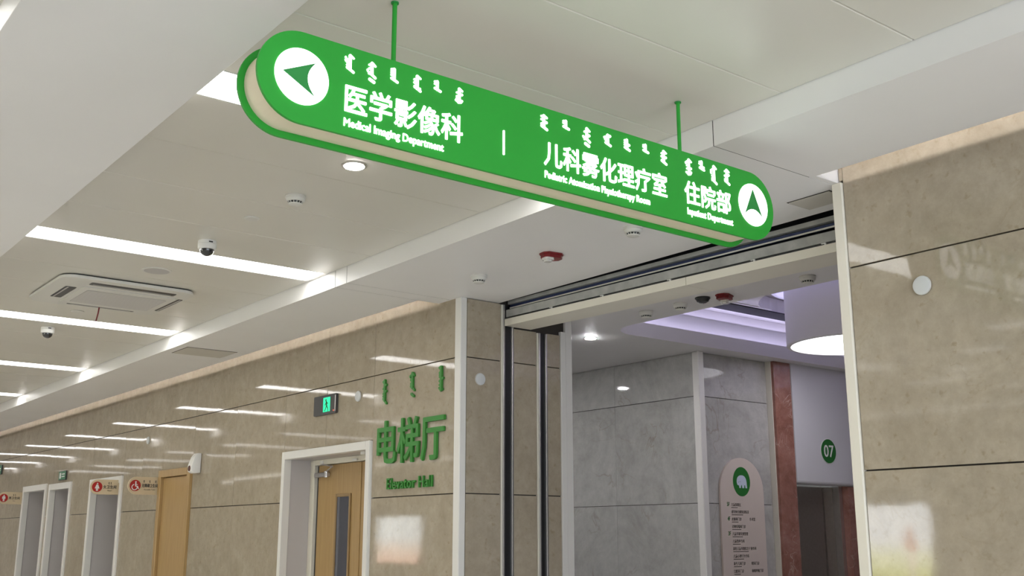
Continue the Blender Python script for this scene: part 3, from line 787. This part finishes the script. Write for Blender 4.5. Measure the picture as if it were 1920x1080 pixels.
def line_chars(s, u0, u1, v0, v1, fr, n0, n1, mat, parent, r, name='character'):
    """a line of square characters, one mesh each, spread evenly over u0..u1"""
    ex = {c: glyphs(c, 2) for c in set(s)}
    adv = (u1 - u0) / (len(s) - .07)
    em = adv; vs_ = (v1 - v0) / .93
    for i, c in enumerate(s):
        P = ex[c][0]
        a0, a1 = min(p[0] for p in P), max(p[0] for p in P); b0, b1 = min(p[1] for p in P), max(p[1] for p in P)
        uu = u0 - .035 * adv + i * adv
        o = obj(name, text_bm(B(), c, uu + a0 * em - r * .5, uu + a1 * em + r * .5, v0 + (b0 + .08) * vs_ - r * .5, v0 + (b1 + .08) * vs_ + r * .5, fr, n0, n1, r, 2), mat, parent)
line_chars('医学影像科', 1.731, 2.262, 3.108, 3.222, fr, .0005, .003, M_E_SIGN, sg, .0019)
line_chars('儿科雾化理疗室', 2.680, 3.413, 3.114, 3.224, fr, .0005, .003, M_E_SIGN, sg, .0018)
line_chars('住院部', 3.530, 3.853, 3.116, 3.229, fr, .0005, .003, M_E_SIGN, sg, .0018)
obj('english_lettering', text_bm(B(), 'Medical Imaging Department', 1.735, 2.174, 3.044, 3.086, fr, .0005, .003, .0009, 3, 6), M_E_SIGN, sg)
obj('english_lettering', text_bm(B(), 'Pediatric Atomization Physiotherapy Room', 2.682, 3.298, 3.048, 3.090, fr, .0005, .003, .0009, 3, 6), M_E_SIGN, sg)
obj('english_lettering', text_bm(B(), 'Inpatient Department', 3.544, 3.862, 3.053, 3.096, fr, .0005, .003, .0009, 3, 6), M_E_SIGN, sg)
obj('divider', prism(B(), rrect(2.4625, 2.4715, 3.108, 3.214, .003, 3), fr, .0005, .003), M_E_SIGN, sg)
for u, a, b_, k in ((1.752, 3.336, 3.269, 'a'), (1.845, 3.333, 3.250, 'b'), (1.942, 3.335, 3.282, 'c'), (2.046, 3.336, 3.273, 'd'), (2.139, 3.338, 3.298, 'e'), (2.244, 3.337, 3.275, 'f'),
                    (2.679, 3.334, 3.270, 'g'), (2.801, 3.338, 3.303, 'e'), (2.921, 3.336, 3.248, 'h'), (3.045, 3.334, 3.284, 'i'), (3.162, 3.339, 3.289, 'j'), (3.279, 3.341, 3.306, 'e'), (3.396, 3.340, 3.275, 'k'),
                    (3.564, 3.337, 3.259, 'l'), (3.653, 3.345, 3.303, 'm'), (3.739, 3.343, 3.251, 'n'), (3.832, 3.344, 3.268, 'o')):
    obj('mongolian_word', script_word(B(), SCRIPT[k], u, a, b_, fr, .0005, .003, .0064 if u < 2.5 else .0072), M_E_SIGN, sg)

# ================================================================ raised letters on the wall
fw = frame_x(XW - .004)
wsg = thing('wall_lettering', (XW, 7.73, 2.0), 'raised green Elevator Hall lettering on the marble wall', 'sign')
line_chars('电梯厅', -8.272, -7.185, 2.222, 2.606, fw, 0, .022, M_GREEN2, wsg, .0055, 'letter')
# English line, letter by letter
s = 'Elevator Hall'
u = -8.078; ul = -7.358
vs, fs, es = glyphs(s)
full = max(p[0] for p in vs)
xs = 0.0
for i, c in enumerate(s):
    if c == ' ': continue
    pre = glyphs(s[:i] + c)[0]
    one = glyphs(c)[0]
    wd = max(p[0] for p in one) - min(p[0] for p in one)
    k = (ul - u) / full
    x1 = max(p[0] for p in pre)
    b0, b1 = min(p[1] for p in one), max(p[1] for p in one)
    obj('letter', text_bm(B(), c, u + (x1 - wd) * k, u + x1 * k, 2.005 + b0 * .138, 2.005 + b1 * .138, fw, 0, .018, .0015, 3), M_GREEN2, wsg)
for yy, a, b_, k in ((8.146, 2.978, 2.753, 'p'), (7.69, 2.990, 2.764, 'q'), (7.25, 2.990, 2.777, 'r')):
    obj('mongolian_word', script_word(B(), SCRIPT[k], -yy, a, b_, fw, 0, .018, .0125), M_GREEN2, wsg)

# ================================================================ ceiling devices
def smoke(x, y, z, lab, mat=None):
    t = thing('smoke_detector', (x, y, z), lab, 'smoke detector', 'smoke detectors')
    obj('base', lathe(B(), [(.062, -.0005), (.064, -.012), (.060, -.016)], (x, y, z), 30), M_WHITE2, t, True)
    obj('body', lathe(B(), [(.0585, -.0165), (.0575, -.030), (.050, -.038)], (x, y, z), 30), M_WHITE2, t, True)
    obj('slot_ring', lathe(B(), [(.044, -.0385), (.040, -.050)], (x, y, z), 30), M_BLACK, t)
    bm = B()
    for i in range(14):
        a = 2 * math.pi * i / 14
        tube(bm, (x + .0475 * math.cos(a), y + .0475 * math.sin(a), z - .038), (x + .0405 * math.cos(a), y + .0405 * math.sin(a), z - .050), .0022, 5)
    obj('rib_ring', bm, M_WHITE2, t)
    obj('cap', lathe(B(), [(.042, -.0502), (.040, -.056), (.030, -.060)], (x, y, z), 30), M_WHITE2, t, True)
smoke(2.80, 5.79, ZC, 'smoke detector on the tray ceiling below the bright downlight')
smoke(4.595, 6.315, ZS, 'smoke detector on the lowered ceiling nearest the marble corner')
smoke(4.618, 4.675, ZS, 'smoke detector on the lowered ceiling just under the sign')
smoke(6.425, 6.37, ZH, 'leftmost smoke detector behind the lintel in the hall')
smoke(6.42, 5.965, ZH, 'smoke detector in the hall next to the black dome camera')
smoke(6.47, 4.722, ZH, 'rightmost smoke detector behind the lintel near the cream corner strip')

def strobe(x, y, z, rot, lab):
    t = thing('fire_alarm', (x, y, z), lab, 'fire alarm', 'red ceiling alarms')
    ca, sa = math.cos(rot), math.sin(rot)
    U = Vector((ca, sa, 0)); V = Vector((-sa, ca, 0))
    fr = (Vector((x, y, z)), U, V, Vector((0, 0, -1)))
    o8 = lambda a, b, c: [(-a, -b + c), (-a + c, -b), (a - c, -b), (a, -b + c), (a, b - c), (a - c, b), (-a + c, b), (-a, b - c)]
    bm = B(); prism(bm, o8(.082, .058, .030), fr, .0005, .012); obj('base', bm, M_RED, t)
    bm = B(); prism(bm, o8(.074, .052, .028), fr, .0122, .036); obj('housing', bm, M_RED, t)
    c = [(p[0] - .034, p[1] - .008) for p in o8(.036, .036, .012)]
    l = obj('lens', prism(B(), c, fr, .0362, .052), M_LENS, t)
    c = [(p[0] - .034, p[1] - .008) for p in o8(.024, .024, .010)]
    obj('lens_cap', prism(B(), c, fr, .0522, .064), M_LENS, l)
strobe(4.62, 5.49, ZS, R(-8), 'red ceiling fire alarm with clear lens in front of the opening')
strobe(6.47, 5.53, ZH, R(200), 'red fire alarm behind the lintel in the hall')

def dome(x, y, z, lab, black=False):
    t = thing('dome_camera', (x, y, z), lab, 'security camera', 'dome cameras')
    if black:
        obj('mount', lathe(B(), [(.062, -.0005), (.063, -.010), (.058, -.014)], (x, y, z), 32), M_BLACK, t, True)
        obj('housing', lathe(B(), [(.056, -.0145), (.046, -.034), (.042, -.036)], (x, y, z), 32), M_BLACK, t, True)
        obj('dome', lathe(B(), [(.036, -.0365), (.028, -.046), (.012, -.050)], (x, y, z), 32), M_GLASSB, t, True)
        return
    mb = M_WHITE
    s = 1.0
    obj('mount', lathe(B(), [(.064 * s, -.0005), (.066 * s, -.024), (.062 * s, -.026)], (x, y, z), 32), mb, t, True)
    b_ = obj('housing', lathe(B(), [(.066 * s, -.0265), (.063 * s, -.058), (.058 * s, -.062)], (x, y, z), 32), mb, t, True)
    pr = [(.050 * s * math.cos(R(a)), -.0625 - .048 * s * math.sin(R(a))) for a in range(0, 90, 9)] + [(.004, -.0625 - .048 * s)]
    obj('dome', lathe(B(), pr, (x, y, z), 32), M_GLASSB, t, True)
    if not black:
        obj('vent', sbox(x - .014, x + .014, y - .0675, y - .060, z - .021, z - .012), M_BLACK, b_)
dome(2.775, 7.12, ZC, 'white dome camera in front of the long strip light')
dome(2.765, 11.19, ZC, 'white dome camera beyond the second strip light at far left')
dome(6.40, 5.70, ZH, 'black dome camera behind the lintel in the hall', True)

def plate(x, y, z, r, lab, name='ceiling_disc', mi=None):
    t = thing(name, (x, y, z), lab, 'cover plate' if name == 'ceiling_disc' else 'speaker', 'round ceiling plates')
    obj('rim', lathe(B(), [(r, -.0005), (r, -.006), (r * .86, -.008)], (x, y, z), 36), M_WHITE2, t, True)
    obj('face', lathe(B(), [(r * .85, -.0082), (r * .8, -.0095)], (x, y, z), 36), mi or M_WHITE2, t)
plate(2.784, 6.395, ZC, .05, 'small flush round plate beside the smoke detector')
plate(2.792, 8.185, ZC, .115, 'round grey ceiling speaker near the cassette air conditioner', 'ceiling_speaker', M_GRILLE)
plate(2.765, 10.19, ZC, .06, 'small round plate beyond the cassette air conditioner')

def downlight(x, y, z, r, lab, group='round downlights', em=M_E_HDOWN):
    t = thing('downlight', (x, y, z), lab, 'ceiling light', group)
    obj('bezel', lathe(B(), [(r * 1.12, -.0005), (r * 1.12, -.005), (r * .98, -.007)], (x, y, z), 36), M_STEEL, t, True)
    obj('diffuser', lathe(B(), [(r * .9, -.0072), (r * .85, -.011)], (x, y, z), 36), em, t)
downlight(2.808, 5.075, ZC, .066, 'bright round downlight just below the green sign', em=M_E_DOWN)
downlight(6.874, 7.588, ZH, .058, 'bright round downlight in the elevator hall ceiling')
downlight(6.964, 9.98, ZH, .058, 'hall downlight hidden behind the opening wall', 'hidden hall downlights')
downlight(7.4, 11.6, ZH, .058, 'added hall fill light, unseen, deeper behind the opening wall', 'hidden hall downlights')  # lamp added out of view to lift the hall's ambient light
downlight(5.9, 8.4, ZH, .058, 'added hall fill light, unseen, nearest the opening wall', 'hidden hall downlights')  # another added fill lamp, set where the hall marble does not mirror it

# cassette air conditioner
AX0, AX1, AY0, AY1 = 2.215, 3.325, 8.66, 9.80
ac = thing('cassette_air_conditioner', ((AX0 + AX1) / 2, (AY0 + AY1) / 2, ZC), 'white four way cassette air conditioner with a red ribbon', 'air conditioner')
fz = (Vector((0, 0, ZC - .002)), VX, VY, Vector((0, 0, -1)))
obj('shadow_gap', prism(B(), rrect(AX0 + .012, AX1 - .012, AY0 + .012, AY1 - .012, .12, 8), fz, .0005, .010), M_BLACK, ac)
obj('panel', prism(B(), rrect(AX0, AX1, AY0, AY1, .13, 8), fz, .0105, .034), M_WHITE2, ac)
obj('centre_panel', prism(B(), rrect(2.455, 3.245, 8.93, 9.66, .03, 4), fz, .0345, .042), M_WHITE2, ac)
gr = obj('grille', prism(B(), rrect(2.515, 3.19, 9.03, 9.57, .02, 4), fz, .0425, .045), M_GRILLE, ac)
bm = B()
for i in range(22): box(bm, 2.52, 3.185, 9.04 + i * .0243, 9.046 + i * .0243, ZC - .0475, ZC - .0452)
obj('grille_bars', bm, M_WHITE2, gr)
for q in ((2.335, 2.425, 9.02, 9.50), (3.262, 3.305, 8.95, 9.55)):
    s_ = obj('air_slot', prism(B(), rrect(*q, .015, 3), fz, .0342, .036), M_BLACK, ac)
    obj('louvre', sbox(q[0] + .018, q[0] + .03, q[2] + .02, q[3] - .02, ZC - .040, ZC - .0362), M_GRILLE, s_)
for q in ((2.47, 3.18, 8.765, 8.86), (2.535, 3.125, 9.675, 9.73)):
    s_ = obj('air_slot', prism(B(), rrect(*q, .015, 3), fz, .0342, .036), M_BLACK, ac)
    obj('louvre', sbox(q[0] + .03, q[1] - .03, q[3] - .03, q[3] - .02, ZC - .040, ZC - .0362), M_GRILLE, s_)
bm = B(); pts = [(2.815, 9.70, ZC - .036), (2.812, 9.705, ZC - .09), (2.803, 9.72, ZC - .165)]
for p, q in zip(pts, pts[1:]):
    v = [bm.verts.new(c) for c in ((p[0] - .006, p[1], p[2]), (p[0] + .006, p[1], p[2]), (q[0] + .006, q[1], q[2]), (q[0] - .006, q[1], q[2]), (p[0] - .006, p[1] + .002, p[2]), (p[0] + .006, p[1] + .002, p[2]), (q[0] + .006, q[1] + .002, q[2]), (q[0] - .006, q[1] + .002, q[2]))]
    for f in ((0, 1, 2, 3), (7, 6, 5, 4), (0, 4, 5, 1), (1, 5, 6, 2), (2, 6, 7, 3), (3, 7, 4, 0)): bm.faces.new([v[i] for i in f])
obj('ribbon', bm, M_RED, ac)

# access hatches in the lowered ceiling
def hatch(x0, x1, y0, y1, lab):
    t = thing('access_hatch', ((x0 + x1) / 2, (y0 + y1) / 2, ZS), lab, 'hatch', 'ceiling access hatches')
    obj('shadow_frame', sbox(x0, x1, y0, y1, ZS - .002, ZS - .0002), M_JOINT, t)
    obj('panel', sbox(x0 + .008, x1 - .008, y0 + .008, y1 - .008, ZS - .006, ZS - .0022, .001), M_HATCH, t)
    obj('latch', lathe(B(), [(.008, -.0062), (.007, -.008)], (x1 - .05, (y0 + y1) / 2 - .1, ZS), 12), M_STEEL, t)
hatch(4.02, 4.57, 10.66, 11.12, 'grey access hatch in the lowered ceiling at left')
hatch(4.97, 5.19, 3.44, 3.74, 'small access hatch in the lowered ceiling beside the cream corner strip')

# ================================================================ things on the wall
def wdisc(y, z, lab, x=XW, axis='x', yy=None):
    c = (x, y, z) if axis == 'x' else (y, yy, z)
    t = thing('wall_disc', c, lab, 'cover plate', 'round white wall plates')
    obj('base', lathe(B(), [(.0505, .001), (.0505, .006)], c, 36, axis, -1), M_WHITE2, t)
    obj('cover', lathe(B(), [(.0485, .0062), (.0475, .012), (.040, .0155)], c, 36, axis, -1), M_DISC, t, True)
wdisc(8.632, 2.876, 'white round plate beside the running man exit sign', XW - .003)
wdisc(14.19, 2.857, 'small far white round plate above the washroom signs', XW - .003)
wdisc(2.885, 2.857, 'large white round plate on the right marble wall', XW - .003)
wdisc(5.10, 2.863, 'white round plate on the narrow side wall of the opening', axis='y', yy=YOP1)

# running man exit sign
t = thing('exit_sign', (XW, 9.24, 2.76), 'dark exit sign with a lit green running man', 'exit sign')
fx = frame_x(XW - .004)
obj('case', prism(B(), rrect(-9.465, -9.02, 2.757, 2.947, .012, 3), fx, 0, .024), M_EXITP, t)
p_ = obj('lit_field', prism(B(), rrect(-9.268, -9.132, 2.783, 2.922, .004, 3), fx, .0245, .0265), M_E_EXIT, t)
bm = B()
prism(bm, circle(-9.213, 2.895, .012, 12), fx, .0268, .028)
for q in ((-9.205, 2.878, -9.195, 2.84, .011), (-9.198, 2.872, -9.172, 2.862, .005), (-9.205, 2.872, -9.232, 2.848, .005), (-9.195, 2.838, -9.172, 2.815, .006), (-9.172, 2.815, -9.166, 2.787, .005), (-9.2, 2.838, -9.215, 2.812, .006), (-9.215, 2.812, -9.238, 2.792, .005)):
    prism(bm, capsule(*q), fx, .0268, .028)
obj('running_man', bm, M_NUMGREEN, p_)
obj('indicator', prism(B(), circle(-9.06, 2.785, .007, 12), fx, .0245, .027), M_E_LEDR, t)
obj('end_cap', prism(B(), rrect(-9.035, -9.022, 2.775, 2.93, .004, 2), fx, .0242, .027), M_STEEL, t)

for y0, y1, z0, z1, lab in ((17.80, 18.20, 2.492, 2.635, 'small far green exit plate above a white doorway'), (22.1, 22.5, 2.77, 2.945, 'tiny green exit plate at the left picture edge')):
    t = thing('exit_sign', (XW, (y0 + y1) / 2, z0), lab, 'exit sign', 'far green exit plates')
    obj('case', prism(B(), rrect(-y1, -y0, z0, z1, .008, 2), fx, 0, .02), M_EXITP, t)
    obj('field', prism(B(), rrect(-y1 + .01, -y0 - .01, z0 + .008, z1 - .008, .004, 2), fx, .0205, .022), M_E_FAREXIT, t)
    bm = B(); c = -(y0 + y1) / 2; zc = (z0 + z1) / 2
    prism(bm, rrect(c - .14, c - .06, zc - .045, zc + .045, .004, 2), fx, .0222, .0235); prism(bm, rrect(c - .02, c + .14, zc + .012, zc + .03, .004, 2), fx, .0222, .0235); prism(bm, rrect(c - .02, c + .14, zc - .025, zc - .01, .004, 2), fx, .0222, .0235)
    obj('pictogram', bm, M_PICT, t)

# white wall detector
t = thing('wall_detector', (XW, 12.38, 2.34), 'white wall detector with a dark window above the oak door', 'detector')
bm = B()
side = [(XW - .004, 2.575), (XW - .05, 2.575), (XW - .085, 2.53), (XW - .12, 2.42), (XW - .115, 2.36), (XW - .08, 2.338), (XW - .004, 2.345)]
va = [bm.verts.new((p[0], 12.32, p[1])) for p in side]; vb = [bm.verts.new((p[0], 12.445, p[1])) for p in side]
for i in range(len(side)):
    j = (i + 1) % len(side); bm.faces.new((va[i], va[j], vb[j], vb[i]))
bm.faces.new(va); bm.faces.new(list(reversed(vb)))
bmesh.ops.recalc_face_normals(bm, faces=bm.faces[:])
bmesh.ops.bevel(bm, geom=bm.edges[:], offset=.01, segments=2, affect='EDGES', profile=.6)
obj('shell', bm, M_WHITE, t, True)
obj('window', lathe(B(), [(.034, .0005), (.030, .008)], (XW - .118, 12.3825, 2.395), 20, 'x', -1), pmat('detector_window', (.09, .025, .02), .2), t)

# projecting washroom signs
def flag(yq, z0, z1, text, eng, picto, lab, nwords):
    t = thing('washroom_sign', (XW, yq, z0), lab, 'sign', 'projecting washroom signs')
    fr = frame_y(yq)
    obj('plate', prism(B(), stadium(4.510, 4.905, z0, z1, 12, True, False), fr, -.024, 0), M_CREAMSIGN, t)
    obj('bracket', sbox(4.905, XW - .001, yq + .002, yq + .022, z0 + .01, z1 - .01), M_STEEL, t)
    zc = (z0 + z1) / 2; uc = 4.60
    d = obj('disc', prism(B(), circle(uc, zc, .070, 28), fr, .0005, .003), M_REDS, t)
    bm = B(); cnt = [0]
    def S(*a):
        cnt[0] += 1
        prism(bm, capsule(uc + a[0], zc + a[1], uc + a[2], zc + a[3], a[4], 4), fr, .0032, .0045 + .0002 * cnt[0])
    prism(bm, circle(uc + (.002 if picto != 'chair' else .004), zc + .044, .0095, 12), fr, .0032, .0045)
    if picto == 'woman':
        prism(bm, [(uc - .012, zc + .03), (uc + .012, zc + .03), (uc + .032, zc - .022), (uc - .032, zc - .022)], fr, .0032, .0045)
        S(-.008, -.02, -.008, -.05, .006); S(.008, -.02, .008, -.05, .006)
    elif picto == 'man':
        S(0, .025, 0, -.01, .014); S(-.007, -.01, -.007, -.05, .006); S(.007, -.01, .007, -.05, .006); S(-.02, .022, -.022, -.012, .005); S(.02, .022, .022, -.012, .005)
    else:
        S(.004, .03, .004, -.005, .007); S(.004, -.008, .03, -.01, .006); S(.03, -.01, .042, -.038, .006); S(.004, .014, .026, .012, .004)
        pts = [(-.008 + .034 * math.cos(R(a)), -.02 + .034 * math.sin(R(a))) for a in range(110, 361, 25)]
        for p, q in zip(pts, pts[1:]): S(*p, *q, .005)
    obj('pictogram', bm, M_PICT, d)
    u0 = 4.682; u1 = 4.862 if len(text) == 4 else 4.885
    obj('chinese_lettering', text_bm(B(), text, u0, u1, zc - .022, zc + .026, fr, .0005, .002, .0012, 2, 6), M_INK, t)
    obj('english_lettering', text_bm(B(), eng, (u0 + u1) / 2 - .0042 * len(eng), (u0 + u1) / 2 + .0042 * len(eng), zc - .056, zc - .038, fr, .0005, .002, 0, 1), M_INK, t)
    bm = B()
    for i in range(nwords):
        uw = (u0 + u1) / 2 - .0 + (i - (nwords - 1) / 2) * (.03 if nwords == 2 else .075)
        script_word(bm, SCRIPT['c' if i % 2 else 'g'], uw, zc + .068, zc + .038, fr, .0005, .002, .0028)
    obj('mongolian_lettering', bm, M_INK, t)
flag(15.199, 2.176, 2.378, '女卫生间', 'Women\'s', 'woman', 'cream washroom sign with a red woman pictogram', 2)
flag(13.655, 2.128, 2.348, '无障碍卫生间', 'Accessible Toilet', 'chair', 'cream sign with a red wheelchair pictogram beside the oak door', 3)
flag(20.415, 2.168, 2.378, '男卫生间', 'Men\'s', 'man', 'cream washroom sign with a red man pictogram at the left edge', 2)

# ================================================================ directory board beside the elevator
t = thing('directory_board', (8.885, YE, 0.9), 'cream arched floor directory with a green bear emblem', 'directory')
fd = frame_y(YE - .001)
r = .345
arch = [(8.54, .75), (9.23, .75)] + [(8.885 + r * math.cos(R(a)), 2.075 + r * math.sin(R(a))) for a in range(0, 181, 9)]
obj('board', prism(B(), arch, fd, 0, .022), M_DIR, t)
em = obj('emblem_disc', prism(B(), circle(8.88, 2.172, .135, 40, .152), fd, .0225, .025), pmat('emblem_green', (.014, .15, .02), .45), t)
bm = B()
body = bez((8.80, 2.165), (8.80, 2.235), (8.875, 2.238), 8) + bez((8.875, 2.238), (8.955, 2.24), (8.958, 2.15), 8) + \
       [(8.962, 2.105), (8.935, 2.105), (8.930, 2.135), (8.918, 2.135), (8.914, 2.105), (8.884, 2.105), (8.880, 2.14), (8.865, 2.128), (8.862, 2.105), (8.838, 2.105), (8.835, 2.13), (8.808, 2.138)]
prism(bm, body, fd, .0252, .0265)
obj('bear', bm, M_BEAR, em)
bm = B()
for u_, v_ in ((8.825, 2.165), (8.85, 2.17)): prism(bm, circle(u_, v_, .004, 8), fd, .0267, .0275)
obj('eyes', bm, M_INK, em)
rows = [(2.0, '5F', '儿童保健区', None), (1.927, None, '感觉统合康复训练室', None), (1.853, '4F', '皮肤科门诊', '手术室'), (1.778, None, '过敏咳喘科门诊', None), (1.704, '3F', '儿童早期发展管理', None),
        (1.630, None, '儿童营养专科', None), (1.555, None, '高危儿童早期综合干预专科', None), (1.480, None, '儿童心理行为专科', None), (1.405, None, '新生儿科门诊', '眼科门诊'), (1.330, None, '口腔科门诊', '睡眠呼吸门诊'), (1.256, None, '内科门诊', '外科门诊')]
for z, fl, a, b_ in rows:
    z -= .085
    if fl: obj('floor_number', text_bm(B(), fl, 8.635, 8.675, z, z + .042, fd, .0225, .0235, .001, 2, 6), M_NUMGREEN, t)
    obj('row_lettering', text_bm(B(), a, 8.70, 8.70 + .0305 * len(a), z, z + .034, fd, .0225, .0235, 0, 1), M_INK, t)
    obj('row_underline', sbox(8.70, 8.70 + .02 * len(a), YE - .0245, YE - .0236, z - .016, z - .010), M_INK, t)
    if b_:
        obj('row_lettering', text_bm(B(), b_, 8.98, 8.98 + .0305 * len(b_), z, z + .034, fd, .0225, .0235, 0, 1), M_INK, t)

# ================================================================ lit screens on the lobby side (seen mirrored in the polished stone)
def screen(y0, y1, z0, z1, lab, cols, figure, power):
    t = thing('wall_screen', (-6.1, (y0 + y1) / 2, z0), lab, 'screen', 'wall screens on the lobby side')
    fr = (Vector((-6.095, 0, 0)), VY, VZ, VX)
    obj('bezel', prism(B(), rrect(y0 - .02, y1 + .02, z0 - .02, z1 + .02, .01, 3), fr, 0, .05), M_BLACK, t)
    m = bpy.data.materials.new('screen_picture'); m.use_nodes = True
    N, L, b = nodes(m)
    g = N.new('ShaderNodeNewGeometry'); sx = N.new('ShaderNodeSeparateXYZ'); L.new(g.outputs['Position'], sx.inputs[0])
    n = N.new('ShaderNodeTexNoise'); n.inputs['Scale'].default_value = 4; L.new(g.outputs['Position'], n.inputs['Vector'])
    ad = N.new('ShaderNodeMath'); ad.operation = 'MULTIPLY_ADD'; ad.inputs[1].default_value = .18; L.new(n.outputs['Fac'], ad.inputs[0]); L.new(sx.outputs['Z'], ad.inputs[2])
    mr = N.new('ShaderNodeMapRange'); mr.inputs['From Min'].default_value = z0 + .09; mr.inputs['From Max'].default_value = z1 + .09; L.new(ad.outputs[0], mr.inputs['Value'])
    rp = N.new('ShaderNodeValToRGB'); e = rp.color_ramp.elements
    e[0].position = .0; e[0].color = (*cols[0], 1); e[1].position = .55; e[1].color = (*cols[2], 1); x = e.new(.3); x.color = (*cols[1], 1)
    L.new(mr.outputs[0], rp.inputs['Fac'])
    b.inputs['Base Color'].default_value = (.02, .02, .02, 1)
    L.new(rp.outputs['Color'], b.inputs['Emission Color']); b.inputs['Emission Strength'].default_value = power
    d = obj('display', prism(B(), [(y0, z0), (y1, z0), (y1, z1), (y0, z1)], fr, .0505, .052), m, t)
    if figure:
        bm = B(); c = y0 + .30
        prism(bm, circle(c + .06, z1 - .36, .045, 16), fr, .0525, .0535)
        prism(bm, [(c - .0, z1 - .42), (c + .12, z1 - .42), (c + .16, z1 - .72), (c - .06, z1 - .72)], fr, .0525, .0535)
        obj('pictured_figure', bm, emat('figure_pink', (.85, .42, .36), 12.0), d)
        bm = B()
        for q in ((c + .02, z1 - .72, c + .02, z0 + .06, .025), (c + .09, z1 - .72, c + .10, z0 + .08, .025)): prism(bm, capsule(*q), fr, .0525, .0535)
        obj('pictured_legs', bm, emat('figure_skin', (.85, .68, .58), 14.0), d)
screen(9.60, 12.1, 0.94, 2.13, 'lit wall screen with a pink figure on the lobby side, seen mirrored', ((.55, .60, .12), (.80, .82, .55), (.85, .88, .92)), True, 18.0)
screen(24.4, 26.6, 0.93, 2.17, 'far lit wall screen on the lobby side, seen mirrored', ((.85, .50, .38), (.9, .72, .62), (.85, .9, .92)), False, 8.0)
